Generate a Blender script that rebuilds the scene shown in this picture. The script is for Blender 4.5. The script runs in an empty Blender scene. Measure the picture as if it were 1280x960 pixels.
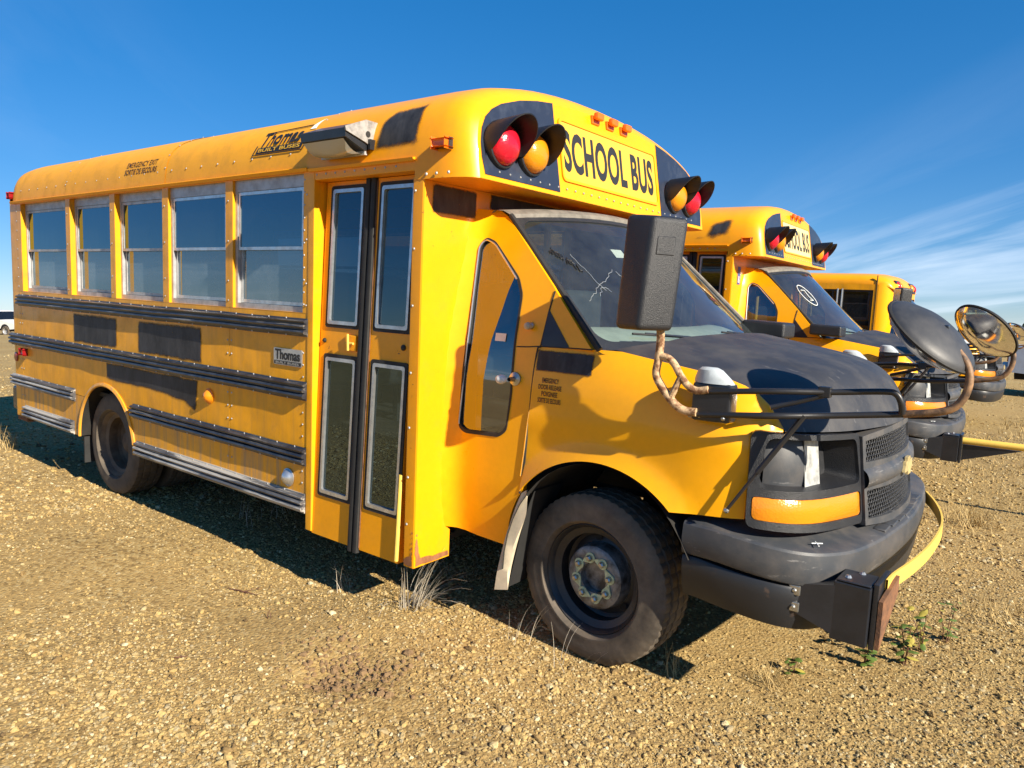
import bpy, bmesh, math, random
import numpy as np
from mathutils import Vector, Matrix, Euler
from mathutils.geometry import delaunay_2d_cdt

random.seed(7)
rng = np.random.default_rng(11)
R = math.radians
pi = math.pi
sc = bpy.context.scene
COL = sc.collection

# ------------------------------------------------------------------ camera
cam_d = bpy.data.cameras.new('camera')
cam = bpy.data.objects.new('camera', cam_d)
COL.objects.link(cam)
CAM = Vector((1.56, -3.531, 1.562))
yaw, pit, rol = R(127.665), R(-6.789), R(2.474)
fw = Vector((math.cos(pit) * math.cos(yaw), math.cos(pit) * math.sin(yaw), math.sin(pit)))
rt = Vector((math.sin(yaw), -math.cos(yaw), 0))
upv = rt.cross(fw)
r2 = math.cos(rol) * rt + math.sin(rol) * upv
u2 = -math.sin(rol) * rt + math.cos(rol) * upv
cam.matrix_world = Matrix(((r2.x, u2.x, -fw.x, CAM.x), (r2.y, u2.y, -fw.y, CAM.y), (r2.z, u2.z, -fw.z, CAM.z), (0, 0, 0, 1)))
cam_d.sensor_width = 36
cam_d.lens = 922.52 * 36 / 1280
cam_d.clip_start = 0.05
cam_d.clip_end = 6000
sc.camera = cam

# ------------------------------------------------------------------ sky, sun, exposure
SUN_EL, SUN_AZ = 30.0, -9.0       # azimuth measured from +x (the way the buses face) towards +y
world = bpy.data.worlds.new('World')
sc.world = world
world.use_nodes = True
wn, wl = world.node_tree.nodes, world.node_tree.links
wn.clear()
sky = wn.new('ShaderNodeTexSky')
sky.sky_type = 'NISHITA'
sky.sun_disc = False
sky.sun_elevation = R(SUN_EL)
sky.sun_rotation = R(90 - SUN_AZ)
sky.altitude = 1200
sky.air_density = 1.0
sky.dust_density = 0.05
sky.ozone_density = 3.0
bg = wn.new('ShaderNodeBackground')
bg.inputs['Strength'].default_value = 0.108
out = wn.new('ShaderNodeOutputWorld')
tc = wn.new('ShaderNodeTexCoord')
sep0 = wn.new('ShaderNodeSeparateXYZ')
wl.new(tc.outputs['Generated'], sep0.inputs[0])


def wmath(op, a, b=None, clamp=False):
    n = wn.new('ShaderNodeMath')
    n.operation = op
    n.use_clamp = clamp
    for i, v in enumerate((a, b)):
        if v is None:
            continue
        if isinstance(v, (int, float)):
            n.inputs[i].default_value = v
        else:
            wl.new(v, n.inputs[i])
    return n.outputs[0]


# the buses stand on a slight slope (their frame is the scene's frame), so the level horizon is tilted against it
tz = wmath('ADD', wmath('SUBTRACT', sep0.outputs[2], wmath('MULTIPLY', sep0.outputs[0], 0.042)), wmath('MULTIPLY', sep0.outputs[1], 0.012))
tcm = wn.new('ShaderNodeCombineXYZ')
wl.new(sep0.outputs[0], tcm.inputs[0])
wl.new(sep0.outputs[1], tcm.inputs[1])
wl.new(tz, tcm.inputs[2])
sep = wn.new('ShaderNodeSeparateXYZ')
wl.new(tcm.outputs[0], sep.inputs[0])
wl.new(tcm.outputs[0], sky.inputs[0])
# thin cirrus: the direction is projected on a high flat layer, noise is stretched along the wind
zz = wmath('ADD', wmath('MAXIMUM', sep.outputs[2], 0.0), 0.10)
px_ = wmath('DIVIDE', sep.outputs[0], zz)
py_ = wmath('DIVIDE', sep.outputs[1], zz)
cmb = wn.new('ShaderNodeCombineXYZ')
wl.new(px_, cmb.inputs[0])
wl.new(py_, cmb.inputs[1])
mp0 = wn.new('ShaderNodeMapping')
mp0.inputs['Rotation'].default_value = (0, 0, R(46))
wl.new(cmb.outputs[0], mp0.inputs[0])
mp = wn.new('ShaderNodeMapping')
mp.inputs['Scale'].default_value = (0.16, 0.62, 1)
mp.inputs['Location'].default_value = (10.96, 6.64, 4.0)
wl.new(mp0.outputs[0], mp.inputs[0])
cn = wn.new('ShaderNodeTexNoise')
cn.inputs['Scale'].default_value = 1.5
cn.inputs['Detail'].default_value = 9
cn.inputs['Roughness'].default_value = 0.58
cn.inputs['Distortion'].default_value = 0.55
wl.new(mp.outputs[0], cn.inputs[0])
cn2 = wn.new('ShaderNodeTexNoise')
cn2.inputs['Scale'].default_value = 0.42
cn2.inputs['Detail'].default_value = 2
wl.new(mp.outputs[0], cn2.inputs[0])
cl = wmath('MULTIPLY', wmath('MULTIPLY', wmath('SUBTRACT', cn.outputs[0], 0.44, True), 2.3, True),
           wmath('MULTIPLY', wmath('SUBTRACT', cn2.outputs[0], 0.49, True), 6.5, True), True)
cl = wmath('MULTIPLY', cl, 0.85)
hsv = wn.new('ShaderNodeHueSaturation')
hsv.inputs['Saturation'].default_value = 1.46
gam = wn.new('ShaderNodeGamma')
gam.inputs['Gamma'].default_value = 0.62
wl.new(sky.outputs[0], gam.inputs['Color'])
tnt = wn.new('ShaderNodeMix')
tnt.data_type = 'RGBA'
tnt.blend_type = 'MULTIPLY'
tnt.inputs[0].default_value = 1.0
wl.new(gam.outputs[0], tnt.inputs[6])
tnt.inputs[7].default_value = (0.80, 0.91, 1.10, 1)
wl.new(tnt.outputs[2], hsv.inputs['Color'])
cmix = wn.new('ShaderNodeMix')
cmix.data_type = 'RGBA'
wl.new(cl, cmix.inputs[0])
wl.new(hsv.outputs[0], cmix.inputs[6])
cmix.inputs[7].default_value = (5.0, 5.5, 6.2, 1)
wl.new(cmix.outputs[2], bg.inputs['Color'])
wl.new(bg.outputs[0], out.inputs[0])

sun_d = bpy.data.lights.new('sun', 'SUN')
sun_d.energy = 5.0
sun_d.angle = R(0.53)
sun_d.color = (1.0, 0.90, 0.74)
sun = bpy.data.objects.new('sun', sun_d)
COL.objects.link(sun)
sv = Vector((math.cos(R(SUN_EL)) * math.cos(R(SUN_AZ)), math.cos(R(SUN_EL)) * math.sin(R(SUN_AZ)), math.sin(R(SUN_EL))))
sun.rotation_euler = sv.to_track_quat('Z', 'Y').to_euler()
sc.view_settings.view_transform = 'Standard'
sc.view_settings.look = 'None'
sc.view_settings.exposure = 1.08
sc.view_settings.gamma = 1
sc.cycles.max_bounces = 8
sc.cycles.transparent_max_bounces = 24
sc.cycles.caustics_reflective = False
sc.cycles.caustics_refractive = False

# ------------------------------------------------------------------ materials
MATS = {}


def base_mat(name):
    m = bpy.data.materials.new(name)
    m.use_nodes = True
    nt = m.node_tree
    nt.nodes.clear()
    o = nt.nodes.new('ShaderNodeOutputMaterial')
    MATS[name] = m
    return m, nt, o


class NT:
    """tiny helper to write node graphs"""

    def __init__(self, nt):
        self.nt = nt
        self.n = nt.nodes
        self.l = nt.links
        self._tc = None

    def set(self, inp, v):
        if isinstance(v, bpy.types.NodeSocket):
            self.l.new(v, inp)
        elif v is not None:
            inp.default_value = v

    def coord(self, kind='Object', scale=(1, 1, 1), rot=(0, 0, 0), loc=(0, 0, 0)):
        t = self.n.new('ShaderNodeTexCoord')
        m = self.n.new('ShaderNodeMapping')
        self.l.new(t.outputs[kind], m.inputs[0])
        m.inputs['Scale'].default_value = scale
        m.inputs['Rotation'].default_value = rot
        m.inputs['Location'].default_value = loc
        return m.outputs[0]

    def noise(self, vec, scale, detail=4, rough=0.55, dist=0):
        t = self.n.new('ShaderNodeTexNoise')
        self.l.new(vec, t.inputs[0])
        t.inputs['Scale'].default_value = scale
        t.inputs['Detail'].default_value = detail
        t.inputs['Roughness'].default_value = rough
        t.inputs['Distortion'].default_value = dist
        return t.outputs[0]

    def vor(self, vec, scale, feature='F1', out='Distance'):
        t = self.n.new('ShaderNodeTexVoronoi')
        t.feature = feature
        self.l.new(vec, t.inputs[0])
        t.inputs['Scale'].default_value = scale
        return t.outputs[out]

    def math(self, op, a, b=None, clamp=False):
        t = self.n.new('ShaderNodeMath')
        t.operation = op
        t.use_clamp = clamp
        self.set(t.inputs[0], a)
        self.set(t.inputs[1], b)
        return t.outputs[0]

    def ramp(self, v, pts):
        t = self.n.new('ShaderNodeValToRGB')
        self.l.new(v, t.inputs[0])
        cr = t.color_ramp
        while len(cr.elements) < len(pts):
            cr.elements.new(0.5)
        for e, (p, c) in zip(cr.elements, pts):
            e.position = p
            e.color = (c, c, c, 1) if isinstance(c, (int, float)) else (*c, 1)
        return t.outputs[0]

    def mix(self, f, a, b, blend='MIX'):
        t = self.n.new('ShaderNodeMix')
        t.data_type = 'RGBA'
        t.blend_type = blend
        self.set(t.inputs[0], f)
        for i, v in ((6, a), (7, b)):
            if isinstance(v, tuple):
                v = (*v[:3], 1)
            self.set(t.inputs[i], v)
        return t.outputs[2]

    def bump(self, h, strength=0.3, dist=0.01):
        t = self.n.new('ShaderNodeBump')
        self.l.new(h, t.inputs['Height'])
        t.inputs['Strength'].default_value = strength
        t.inputs['Distance'].default_value = dist
        return t.outputs[0]

    def bsdf(self, color=None, rough=0.5, metal=0.0, normal=None, coat=0.0, spec=0.5, alpha=None, emit=None, es=0, ior=None, coat_rough=0.08, trans=None):
        t = self.n.new('ShaderNodeBsdfPrincipled')
        if isinstance(color, tuple):
            color = (*color[:3], 1)
        self.set(t.inputs['Base Color'], color)
        self.set(t.inputs['Roughness'], rough)
        self.set(t.inputs['Metallic'], metal)
        self.set(t.inputs['Specular IOR Level'], spec)
        if normal is not None:
            self.l.new(normal, t.inputs['Normal'])
        t.inputs['Coat Weight'].default_value = coat
        t.inputs['Coat Roughness'].default_value = coat_rough
        if alpha is not None:
            self.set(t.inputs['Alpha'], alpha)
        if ior:
            t.inputs['IOR'].default_value = ior
        if trans is not None:
            t.inputs['Transmission Weight'].default_value = trans
        return t.outputs[0]


def paint(name, col, fade, rough=0.33, coat=0.25, dirt=0.25, dirt_col=(0.16, 0.11, 0.06), streak=0.0, wave=0.25, seed=0.0, chips=0.0):
    m, nt, o = base_mat(name)
    g = NT(nt)
    v = g.coord(loc=(seed, seed * 0.7, 0))
    n1 = g.noise(v, 0.9, 5, 0.6)
    c = g.mix(g.ramp(n1, [(0.35, 0.0), (0.7, 1.0)]), col, fade)
    fine = g.noise(v, 38, 3, 0.6)
    c = g.mix(g.math('MULTIPLY', g.ramp(fine, [(0.35, 0.0), (0.65, 1.0)]), 0.10), c, tuple(x * 0.6 for x in col))
    n2 = g.noise(v, 6, 8, 0.7)
    d = g.math('MULTIPLY', g.ramp(n2, [(0.48, 0.0), (0.75, 1.0)]), dirt)
    if streak:
        v2 = g.coord(scale=(9, 9, 0.55), loc=(seed, 0, 0))
        s = g.noise(v2, 2.2, 6, 0.65)
        s = g.math('MULTIPLY', g.ramp(s, [(0.46, 0.0), (0.66, 1.0)]), streak)
        d = g.math('MAXIMUM', d, s)
    c = g.mix(d, c, dirt_col)
    if chips:
        k = g.ramp(g.noise(v, 16, 6, 0.75, 0.4), [(0.66, 0.0), (0.69, 1.0)])
        c = g.mix(g.math('MULTIPLY', k, chips), c, (0.13, 0.055, 0.025))
    rg = g.math('ADD', g.math('MULTIPLY', n2, 0.25), rough - 0.1)
    rg = g.math('ADD', rg, g.math('MULTIPLY', d, 0.35), True)
    wv = g.noise(v, 2.6, 2, 0.5)
    h = g.math('ADD', g.math('MULTIPLY', wv, 1.0), g.math('MULTIPLY', fine, 0.012))
    nb = g.bump(h, wave, 0.03)
    nt.links.new(g.bsdf(c, rg, 0, nb, coat * 0.5, 0.3), o.inputs[0])
    return m


def plain(name, col, rough=0.5, metal=0.0, var=0.25, scale=14, bump=0.0, bscale=60, coat=0.0, spec=0.5, col2=None, lo=0.4, hi=0.65, streaks=None):
    m, nt, o = base_mat(name)
    g = NT(nt)
    v = g.coord()
    n1 = g.noise(v, scale, 6, 0.65)
    c2 = col2 or tuple(x * (1 - var) for x in col)
    c = g.mix(g.ramp(n1, [(lo, 0.0), (hi, 1.0)]), col, c2)
    if streaks:
        v2 = g.coord(scale=streaks[0])
        s = g.ramp(g.noise(v2, streaks[1], 7, 0.7), [(streaks[2], 0.0), (streaks[2] + 0.08, 1.0)])
        c = g.mix(g.math('MULTIPLY', s, streaks[4]), c, streaks[3])
    rg = g.math('ADD', g.math('MULTIPLY', n1, 0.2), rough - 0.1)
    nb = None
    if bump:
        nb = g.bump(g.noise(v, bscale, 4, 0.6), bump, 0.004)
    nt.links.new(g.bsdf(c, rg, metal, nb, coat, spec), o.inputs[0])
    return m


def glass(name, tint, ior=1.6, dust=0.05, dust_col=(0.5, 0.5, 0.46), rough=0.015, wave=0.03, refl=(0.95, 0.97, 1.0)):
    m, nt, o = base_mat(name)
    g = NT(nt)
    v = g.coord()
    nb = g.bump(g.noise(v, 3.0, 2), wave, 0.02)
    fr = nt.nodes.new('ShaderNodeFresnel')
    fr.inputs['IOR'].default_value = ior
    nt.links.new(nb, fr.inputs['Normal'])
    tr = nt.nodes.new('ShaderNodeBsdfTransparent')
    tr.inputs[0].default_value = (*tint, 1)
    gl = nt.nodes.new('ShaderNodeBsdfGlossy')
    gl.inputs['Roughness'].default_value = rough
    gl.inputs['Color'].default_value = (*refl, 1)
    nt.links.new(nb, gl.inputs['Normal'])
    mx = nt.nodes.new('ShaderNodeMixShader')
    nt.links.new(fr.outputs[0], mx.inputs[0])
    nt.links.new(tr.outputs[0], mx.inputs[1])
    nt.links.new(gl.outputs[0], mx.inputs[2])
    df = nt.nodes.new('ShaderNodeBsdfDiffuse')
    df.inputs[0].default_value = (*dust_col, 1)
    m2 = nt.nodes.new('ShaderNodeMixShader')
    dn = g.noise(v, 7, 8, 0.75)
    dd = g.math('MULTIPLY', g.ramp(dn, [(0.3, 0.3), (0.75, 1.0)]), dust)
    nt.links.new(dd, m2.inputs[0])
    nt.links.new(mx.outputs[0], m2.inputs[1])
    nt.links.new(df.outputs[0], m2.inputs[2])
    nt.links.new(m2.outputs[0], o.inputs[0])
    return m


def spray(name, col, rough=0.6):
    """sprayed paint: the coat thins out towards its edge (vertex attribute a) and breaks up in specks"""
    m, nt, o = base_mat(name)
    g = NT(nt)
    at = nt.nodes.new('ShaderNodeAttribute')
    at.attribute_name = 'a'
    v = g.coord()
    n = g.noise(v, 170, 3, 0.7)
    n2 = g.noise(v, 22, 4, 0.6)
    a = g.math('ADD', g.math('MULTIPLY', at.outputs['Fac'], 2.2), g.math('MULTIPLY', g.math('SUBTRACT', n, 0.5), 1.5))
    a = g.math('ADD', a, g.math('SUBTRACT', g.math('MULTIPLY', n2, 0.9), 1.05), True)
    n3 = g.noise(g.coord(scale=(1, 1, 0.35)), 11, 7, 0.75)
    c = g.mix(g.ramp(n3, [(0.38, 0.0), (0.72, 1.0)]), col, tuple(x * 2.2 + 0.028 for x in col))
    chip = g.ramp(g.noise(v, 26, 6, 0.8), [(0.66, 0.0), (0.70, 0.55)])
    a = g.math('SUBTRACT', a, chip, True)
    bs = g.bsdf(c, rough, 0, g.bump(n2, 0.08, 0.004), 0, 0.4, alpha=a)
    nt.links.new(bs, o.inputs[0])
    return m


YEL = paint('bus_yellow', (0.894, 0.367, 0.0030), (0.832, 0.328, 0.0050), dirt=0.12)
YEL_SIDE = paint('bus_yellow_side', (0.874, 0.382, 0.0060), (0.790, 0.338, 0.0100), dirt=0.34, wave=0.55, seed=3.1, streak=0.24)
YEL_LOW = paint('bus_yellow_skirt', (0.832, 0.367, 0.0120), (0.728, 0.328, 0.0300), dirt=0.35, streak=0.75, dirt_col=(0.30, 0.225, 0.15), seed=5.7)
YEL_RUST = paint('bus_yellow_rusty', (0.894, 0.359, 0.0040), (0.811, 0.323, 0.0060), dirt=0.15, chips=1.0, seed=9.2)
YEL_CAB = paint('cab_yellow', (0.900, 0.406, 0.0030), (0.874, 0.378, 0.0040), dirt=0.06, coat=0.5, wave=0.05, seed=1.3, rough=0.28)
YEL_ROOF = paint('roof_yellow', (0.853, 0.382, 0.0100), (0.770, 0.348, 0.0200), dirt=0.34, rough=0.5, coat=0.08, seed=2.2)
YEL_SIGN = paint('sign_yellow', (0.74, 0.43, 0.03), (0.70, 0.40, 0.05), dirt=0.12, rough=0.5, coat=0.0, seed=8.0, wave=0.05)
CREAM_SIGN = paint('sign_cream', (0.78, 0.62, 0.26), (0.74, 0.58, 0.25), dirt=0.1, rough=0.5, coat=0.0, seed=8.0, wave=0.05)
YEL_ARM = paint('arm_yellow', (0.78, 0.53, 0.10), (0.72, 0.48, 0.10), dirt=0.3, rough=0.5, coat=0.0, seed=4.0, wave=0.05, chips=0.4)
BLACK = plain('black_gloss_paint', (0.016, 0.018, 0.024), 0.38, var=0.4, coat=0.2, bump=0.08)
BLACK_PANEL = plain('black_header_paint', (0.020, 0.026, 0.045), 0.36, scale=9, coat=0.1, col2=(0.045, 0.055, 0.08), lo=0.5, hi=0.8)
VISOR = plain('black_visor', (0.008, 0.008, 0.010), 0.45, var=0.3)
RUBBER = plain('black_rubber', (0.018, 0.018, 0.018), 0.72, var=0.3, bump=0.1)
PLASTIC = plain('black_plastic', (0.016, 0.017, 0.020), 0.40, bump=0.6, bscale=330, col2=(0.028, 0.029, 0.032), lo=0.5, hi=0.85)
BUMPER = plain('grey_bumper_plastic', (0.042, 0.046, 0.053), 0.50, scale=7, bump=0.12, bscale=300, col2=(0.10, 0.09, 0.083), lo=0.42, hi=0.75, streaks=((2.5, 1.2, 9), 4.0, 0.62, (0.26, 0.25, 0.24), 0.55))
VALANCE = plain('scuffed_black_steel', (0.016, 0.017, 0.020), 0.45, scale=10, bump=0.1, col2=(0.13, 0.075, 0.045), lo=0.6, hi=0.78)
HOODBLK = plain('matte_black_hood', (0.026, 0.027, 0.032), 0.54, scale=5, bump=0.10, bscale=90, col2=(0.075, 0.07, 0.066), lo=0.42, hi=0.8, streaks=((1.2, 5, 3), 6.0, 0.62, (0.16, 0.15, 0.145), 0.6))
RAIL = plain('worn_black_rail', (0.018, 0.020, 0.028), 0.36, scale=9, bump=0.1, col2=(0.05, 0.053, 0.06), streaks=((0.35, 3, 6), 5.0, 0.57, (0.30, 0.27, 0.22), 0.55))
RAIL_W = plain('scraped_grey_rail', (0.085, 0.085, 0.09), 0.42, scale=6, bump=0.12, col2=(0.02, 0.022, 0.03), lo=0.5, hi=0.72, streaks=((0.3, 3, 6), 4.0, 0.46, (0.42, 0.40, 0.36), 0.85))
ALU = plain('brushed_aluminium', (0.62, 0.63, 0.64), 0.36, metal=0.85, var=0.25, scale=20, bump=0.05)
ALU_DULL = plain('dull_aluminium', (0.46, 0.46, 0.46), 0.5, metal=0.45, var=0.3, scale=16, bump=0.05)
PLATE = plain('scuffed_grey_plate', (0.34, 0.32, 0.30), 0.6, var=0.5, scale=30, bump=0.2)
CAPGREY = plain('pale_grey_cap', (0.42, 0.46, 0.48), 0.45, var=0.25, scale=18)
REFLECT = plain('dull_reflector', (0.55, 0.56, 0.54), 0.45, metal=0.3, var=0.45, scale=24, bump=0.25, bscale=50)
STEEL = plain('zinc_steel', (0.5, 0.5, 0.48), 0.35, metal=0.9, var=0.4, scale=25)
CHROME = plain('chrome', (0.85, 0.85, 0.86), 0.09, metal=1.0, var=0.15)
MIRRORF = plain('mirror_face', (0.9, 0.9, 0.9), 0.13, metal=1.0, var=0.05)
MIRBACK = plain('mirror_back_grey', (0.030, 0.032, 0.037), 0.50, scale=10, bump=0.08, col2=(0.05, 0.05, 0.053), lo=0.45, hi=0.7, streaks=((1, 1, 1), 40.0, 0.69, (0.6, 0.6, 0.58), 0.7))
WHITE = plain('white_paint', (0.74, 0.73, 0.70), 0.5, var=0.15)
CREAM = plain('cream_mudflap', (0.66, 0.56, 0.40), 0.7, var=0.3, scale=10)
RUSTTUBE = plain('rusty_painted_tube', (0.50, 0.34, 0.19), 0.75, scale=38, bump=0.5, bscale=140, col2=(0.17, 0.075, 0.03), lo=0.45, hi=0.58)
RUST = plain('rust', (0.20, 0.09, 0.04), 0.85, scale=20, bump=0.5, bscale=90, col2=(0.09, 0.045, 0.025))
TUBEBLK = plain('black_powdercoat_tube', (0.016, 0.016, 0.018), 0.40, scale=18, bump=0.06, col2=(0.07, 0.03, 0.018), lo=0.62, hi=0.72)
TYRE = plain('tyre_rubber', (0.055, 0.045, 0.035), 0.78, scale=7, bump=0.18, bscale=70, col2=(0.16, 0.125, 0.09), lo=0.35, hi=0.7)
TYRE_D = plain('dusty_tyre_rubber', (0.060, 0.050, 0.040), 0.85, scale=6, bump=0.18, bscale=70, col2=(0.17, 0.135, 0.095), lo=0.35, hi=0.75)
RIMBLK = plain('black_rim', (0.020, 0.021, 0.024), 0.45, scale=9, var=0.2, col2=(0.06, 0.05, 0.04), lo=0.5, hi=0.8)
RIMRUST = plain('dusty_brown_rim', (0.07, 0.05, 0.035), 0.75, scale=8, bump=0.15, col2=(0.19, 0.14, 0.09), lo=0.35, hi=0.75)
HUBGREY = plain('grey_hub', (0.25, 0.255, 0.26), 0.42, metal=0.3, scale=14, col2=(0.05, 0.045, 0.04))
NUTYEL = plain('pale_green_nut_pointer', (0.62, 0.68, 0.40), 0.5, var=0.4, scale=40)
GOLD = plain('faded_gold_emblem', (0.55, 0.43, 0.20), 0.4, metal=0.2, var=0.4, scale=40)
DASH = plain('grey_dashboard', (0.40, 0.44, 0.40), 0.7, var=0.2, bump=0.1)
SEATM = plain('dark_seat_vinyl', (0.035, 0.045, 0.055), 0.55, var=0.3)
INTER = plain('dark_interior', (0.045, 0.045, 0.042), 0.8, var=0.3)
INTER_L = plain('pale_interior_lining', (0.30, 0.30, 0.27), 0.7, var=0.15)
UNDER = plain('undercarriage', (0.018, 0.016, 0.014), 0.9, var=0.4, bump=0.3)
DECALBLK = plain('black_lettering', (0.020, 0.020, 0.020), 0.5, var=0.2)
BROWNLET = plain('dark_brown_lettering', (0.07, 0.028, 0.010), 0.6, var=0.3)
SPRAY = spray('black_spray', (0.013, 0.013, 0.015))
SPRAY_BR = spray('brown_black_spray', (0.022, 0.013, 0.008))
GREY_STRIP = plain('grey_weather_strip', (0.20, 0.18, 0.15), 0.75, var=0.4, scale=18, bump=0.2)
CRACK = plain('glass_crack', (0.40, 0.43, 0.44), 0.4, var=0.3)
MARKERW = plain('white_marker_pen', (0.72, 0.75, 0.74), 0.8, var=0.1)
G_WIN = glass('window_glass', (0.13, 0.17, 0.20), 2.5, 0.02, refl=(0.55, 0.82, 1.0))
G_WIND = glass('dusty_window_glass', (0.20, 0.23, 0.25), 2.6, 0.34, (0.34, 0.43, 0.50), refl=(0.72, 0.9, 1.0))
G_DOOR = glass('door_glass', (0.22, 0.24, 0.25), 2.0, 0.02, refl=(0.6, 0.85, 1.0))
G_CAB = glass('cab_window_glass', (0.25, 0.27, 0.28), 2.6, 0.02)
G_SHIELD = glass('windshield_glass', (0.66, 0.74, 0.72), 1.8, 0.07, (0.42, 0.46, 0.44), refl=(0.7, 0.88, 1.0))
G_DARK = glass('dark_tinted_glass', (0.05, 0.05, 0.06), 1.9, 0.02)


def lens(name, col, rough=0.22, sub=0.5):
    m, nt, o = base_mat(name)
    g = NT(nt)
    v = g.coord()
    w = g.vor(v, 120)
    bs = g.bsdf(col, rough, 0, g.bump(w, 0.25, 0.003), 0.6, 0.6)
    tl = nt.nodes.new('ShaderNodeBsdfTranslucent')
    tl.inputs[0].default_value = (*col, 1)
    mx = nt.nodes.new('ShaderNodeMixShader')
    mx.inputs[0].default_value = sub
    nt.links.new(bs, mx.inputs[1])
    nt.links.new(tl.outputs[0], mx.inputs[2])
    nt.links.new(mx.outputs[0], o.inputs[0])
    return m


L_RED = lens('red_lens', (0.75, 0.012, 0.035), sub=0.3)
L_AMB = lens('amber_lens', (0.90, 0.34, 0.010), sub=0.3)
L_ORG = lens('orange_lens', (0.85, 0.20, 0.008), sub=0.3)
L_SIG = lens('turn_lamp_lens', (0.92, 0.30, 0.010), sub=0.25)
L_CLR = lens('clear_lens', (0.62, 0.62, 0.56), sub=0.3)
L_DRED = lens('dark_red_lens', (0.35, 0.010, 0.015), sub=0.3)

# ------------------------------------------------------------------ geometry helpers
CUR_KEEP = None     # when set, parts made now are marked as belonging to the first bus only


def tag(o, label=None, cat=None, group=None, kind=None):
    for k, v in (('label', label), ('category', cat), ('group', group), ('kind', kind)):
        if v:
            o[k] = v
    return o


def empty(name, loc=(0, 0, 0), rz=0.0):
    o = bpy.data.objects.new(name, None)
    o.empty_display_size = 0.3
    o.location = loc
    o.rotation_euler = (0, 0, rz)
    COL.objects.link(o)
    return o


def mk(name, V, F, mat, parent=None, smooth=True, ang=38):
    me = bpy.data.meshes.new(name)
    me.from_pydata([tuple(v) for v in V], [], F)
    me.update()
    if smooth:
        me.polygons.foreach_set('use_smooth', [True] * len(me.polygons))
        me.set_sharp_from_angle(angle=R(ang))
    me.materials.append(mat)
    o = bpy.data.objects.new(name, me)
    COL.objects.link(o)
    if parent is not None:
        o.parent = parent
    if CUR_KEEP:
        o['only_first'] = 1
    return o


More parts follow.
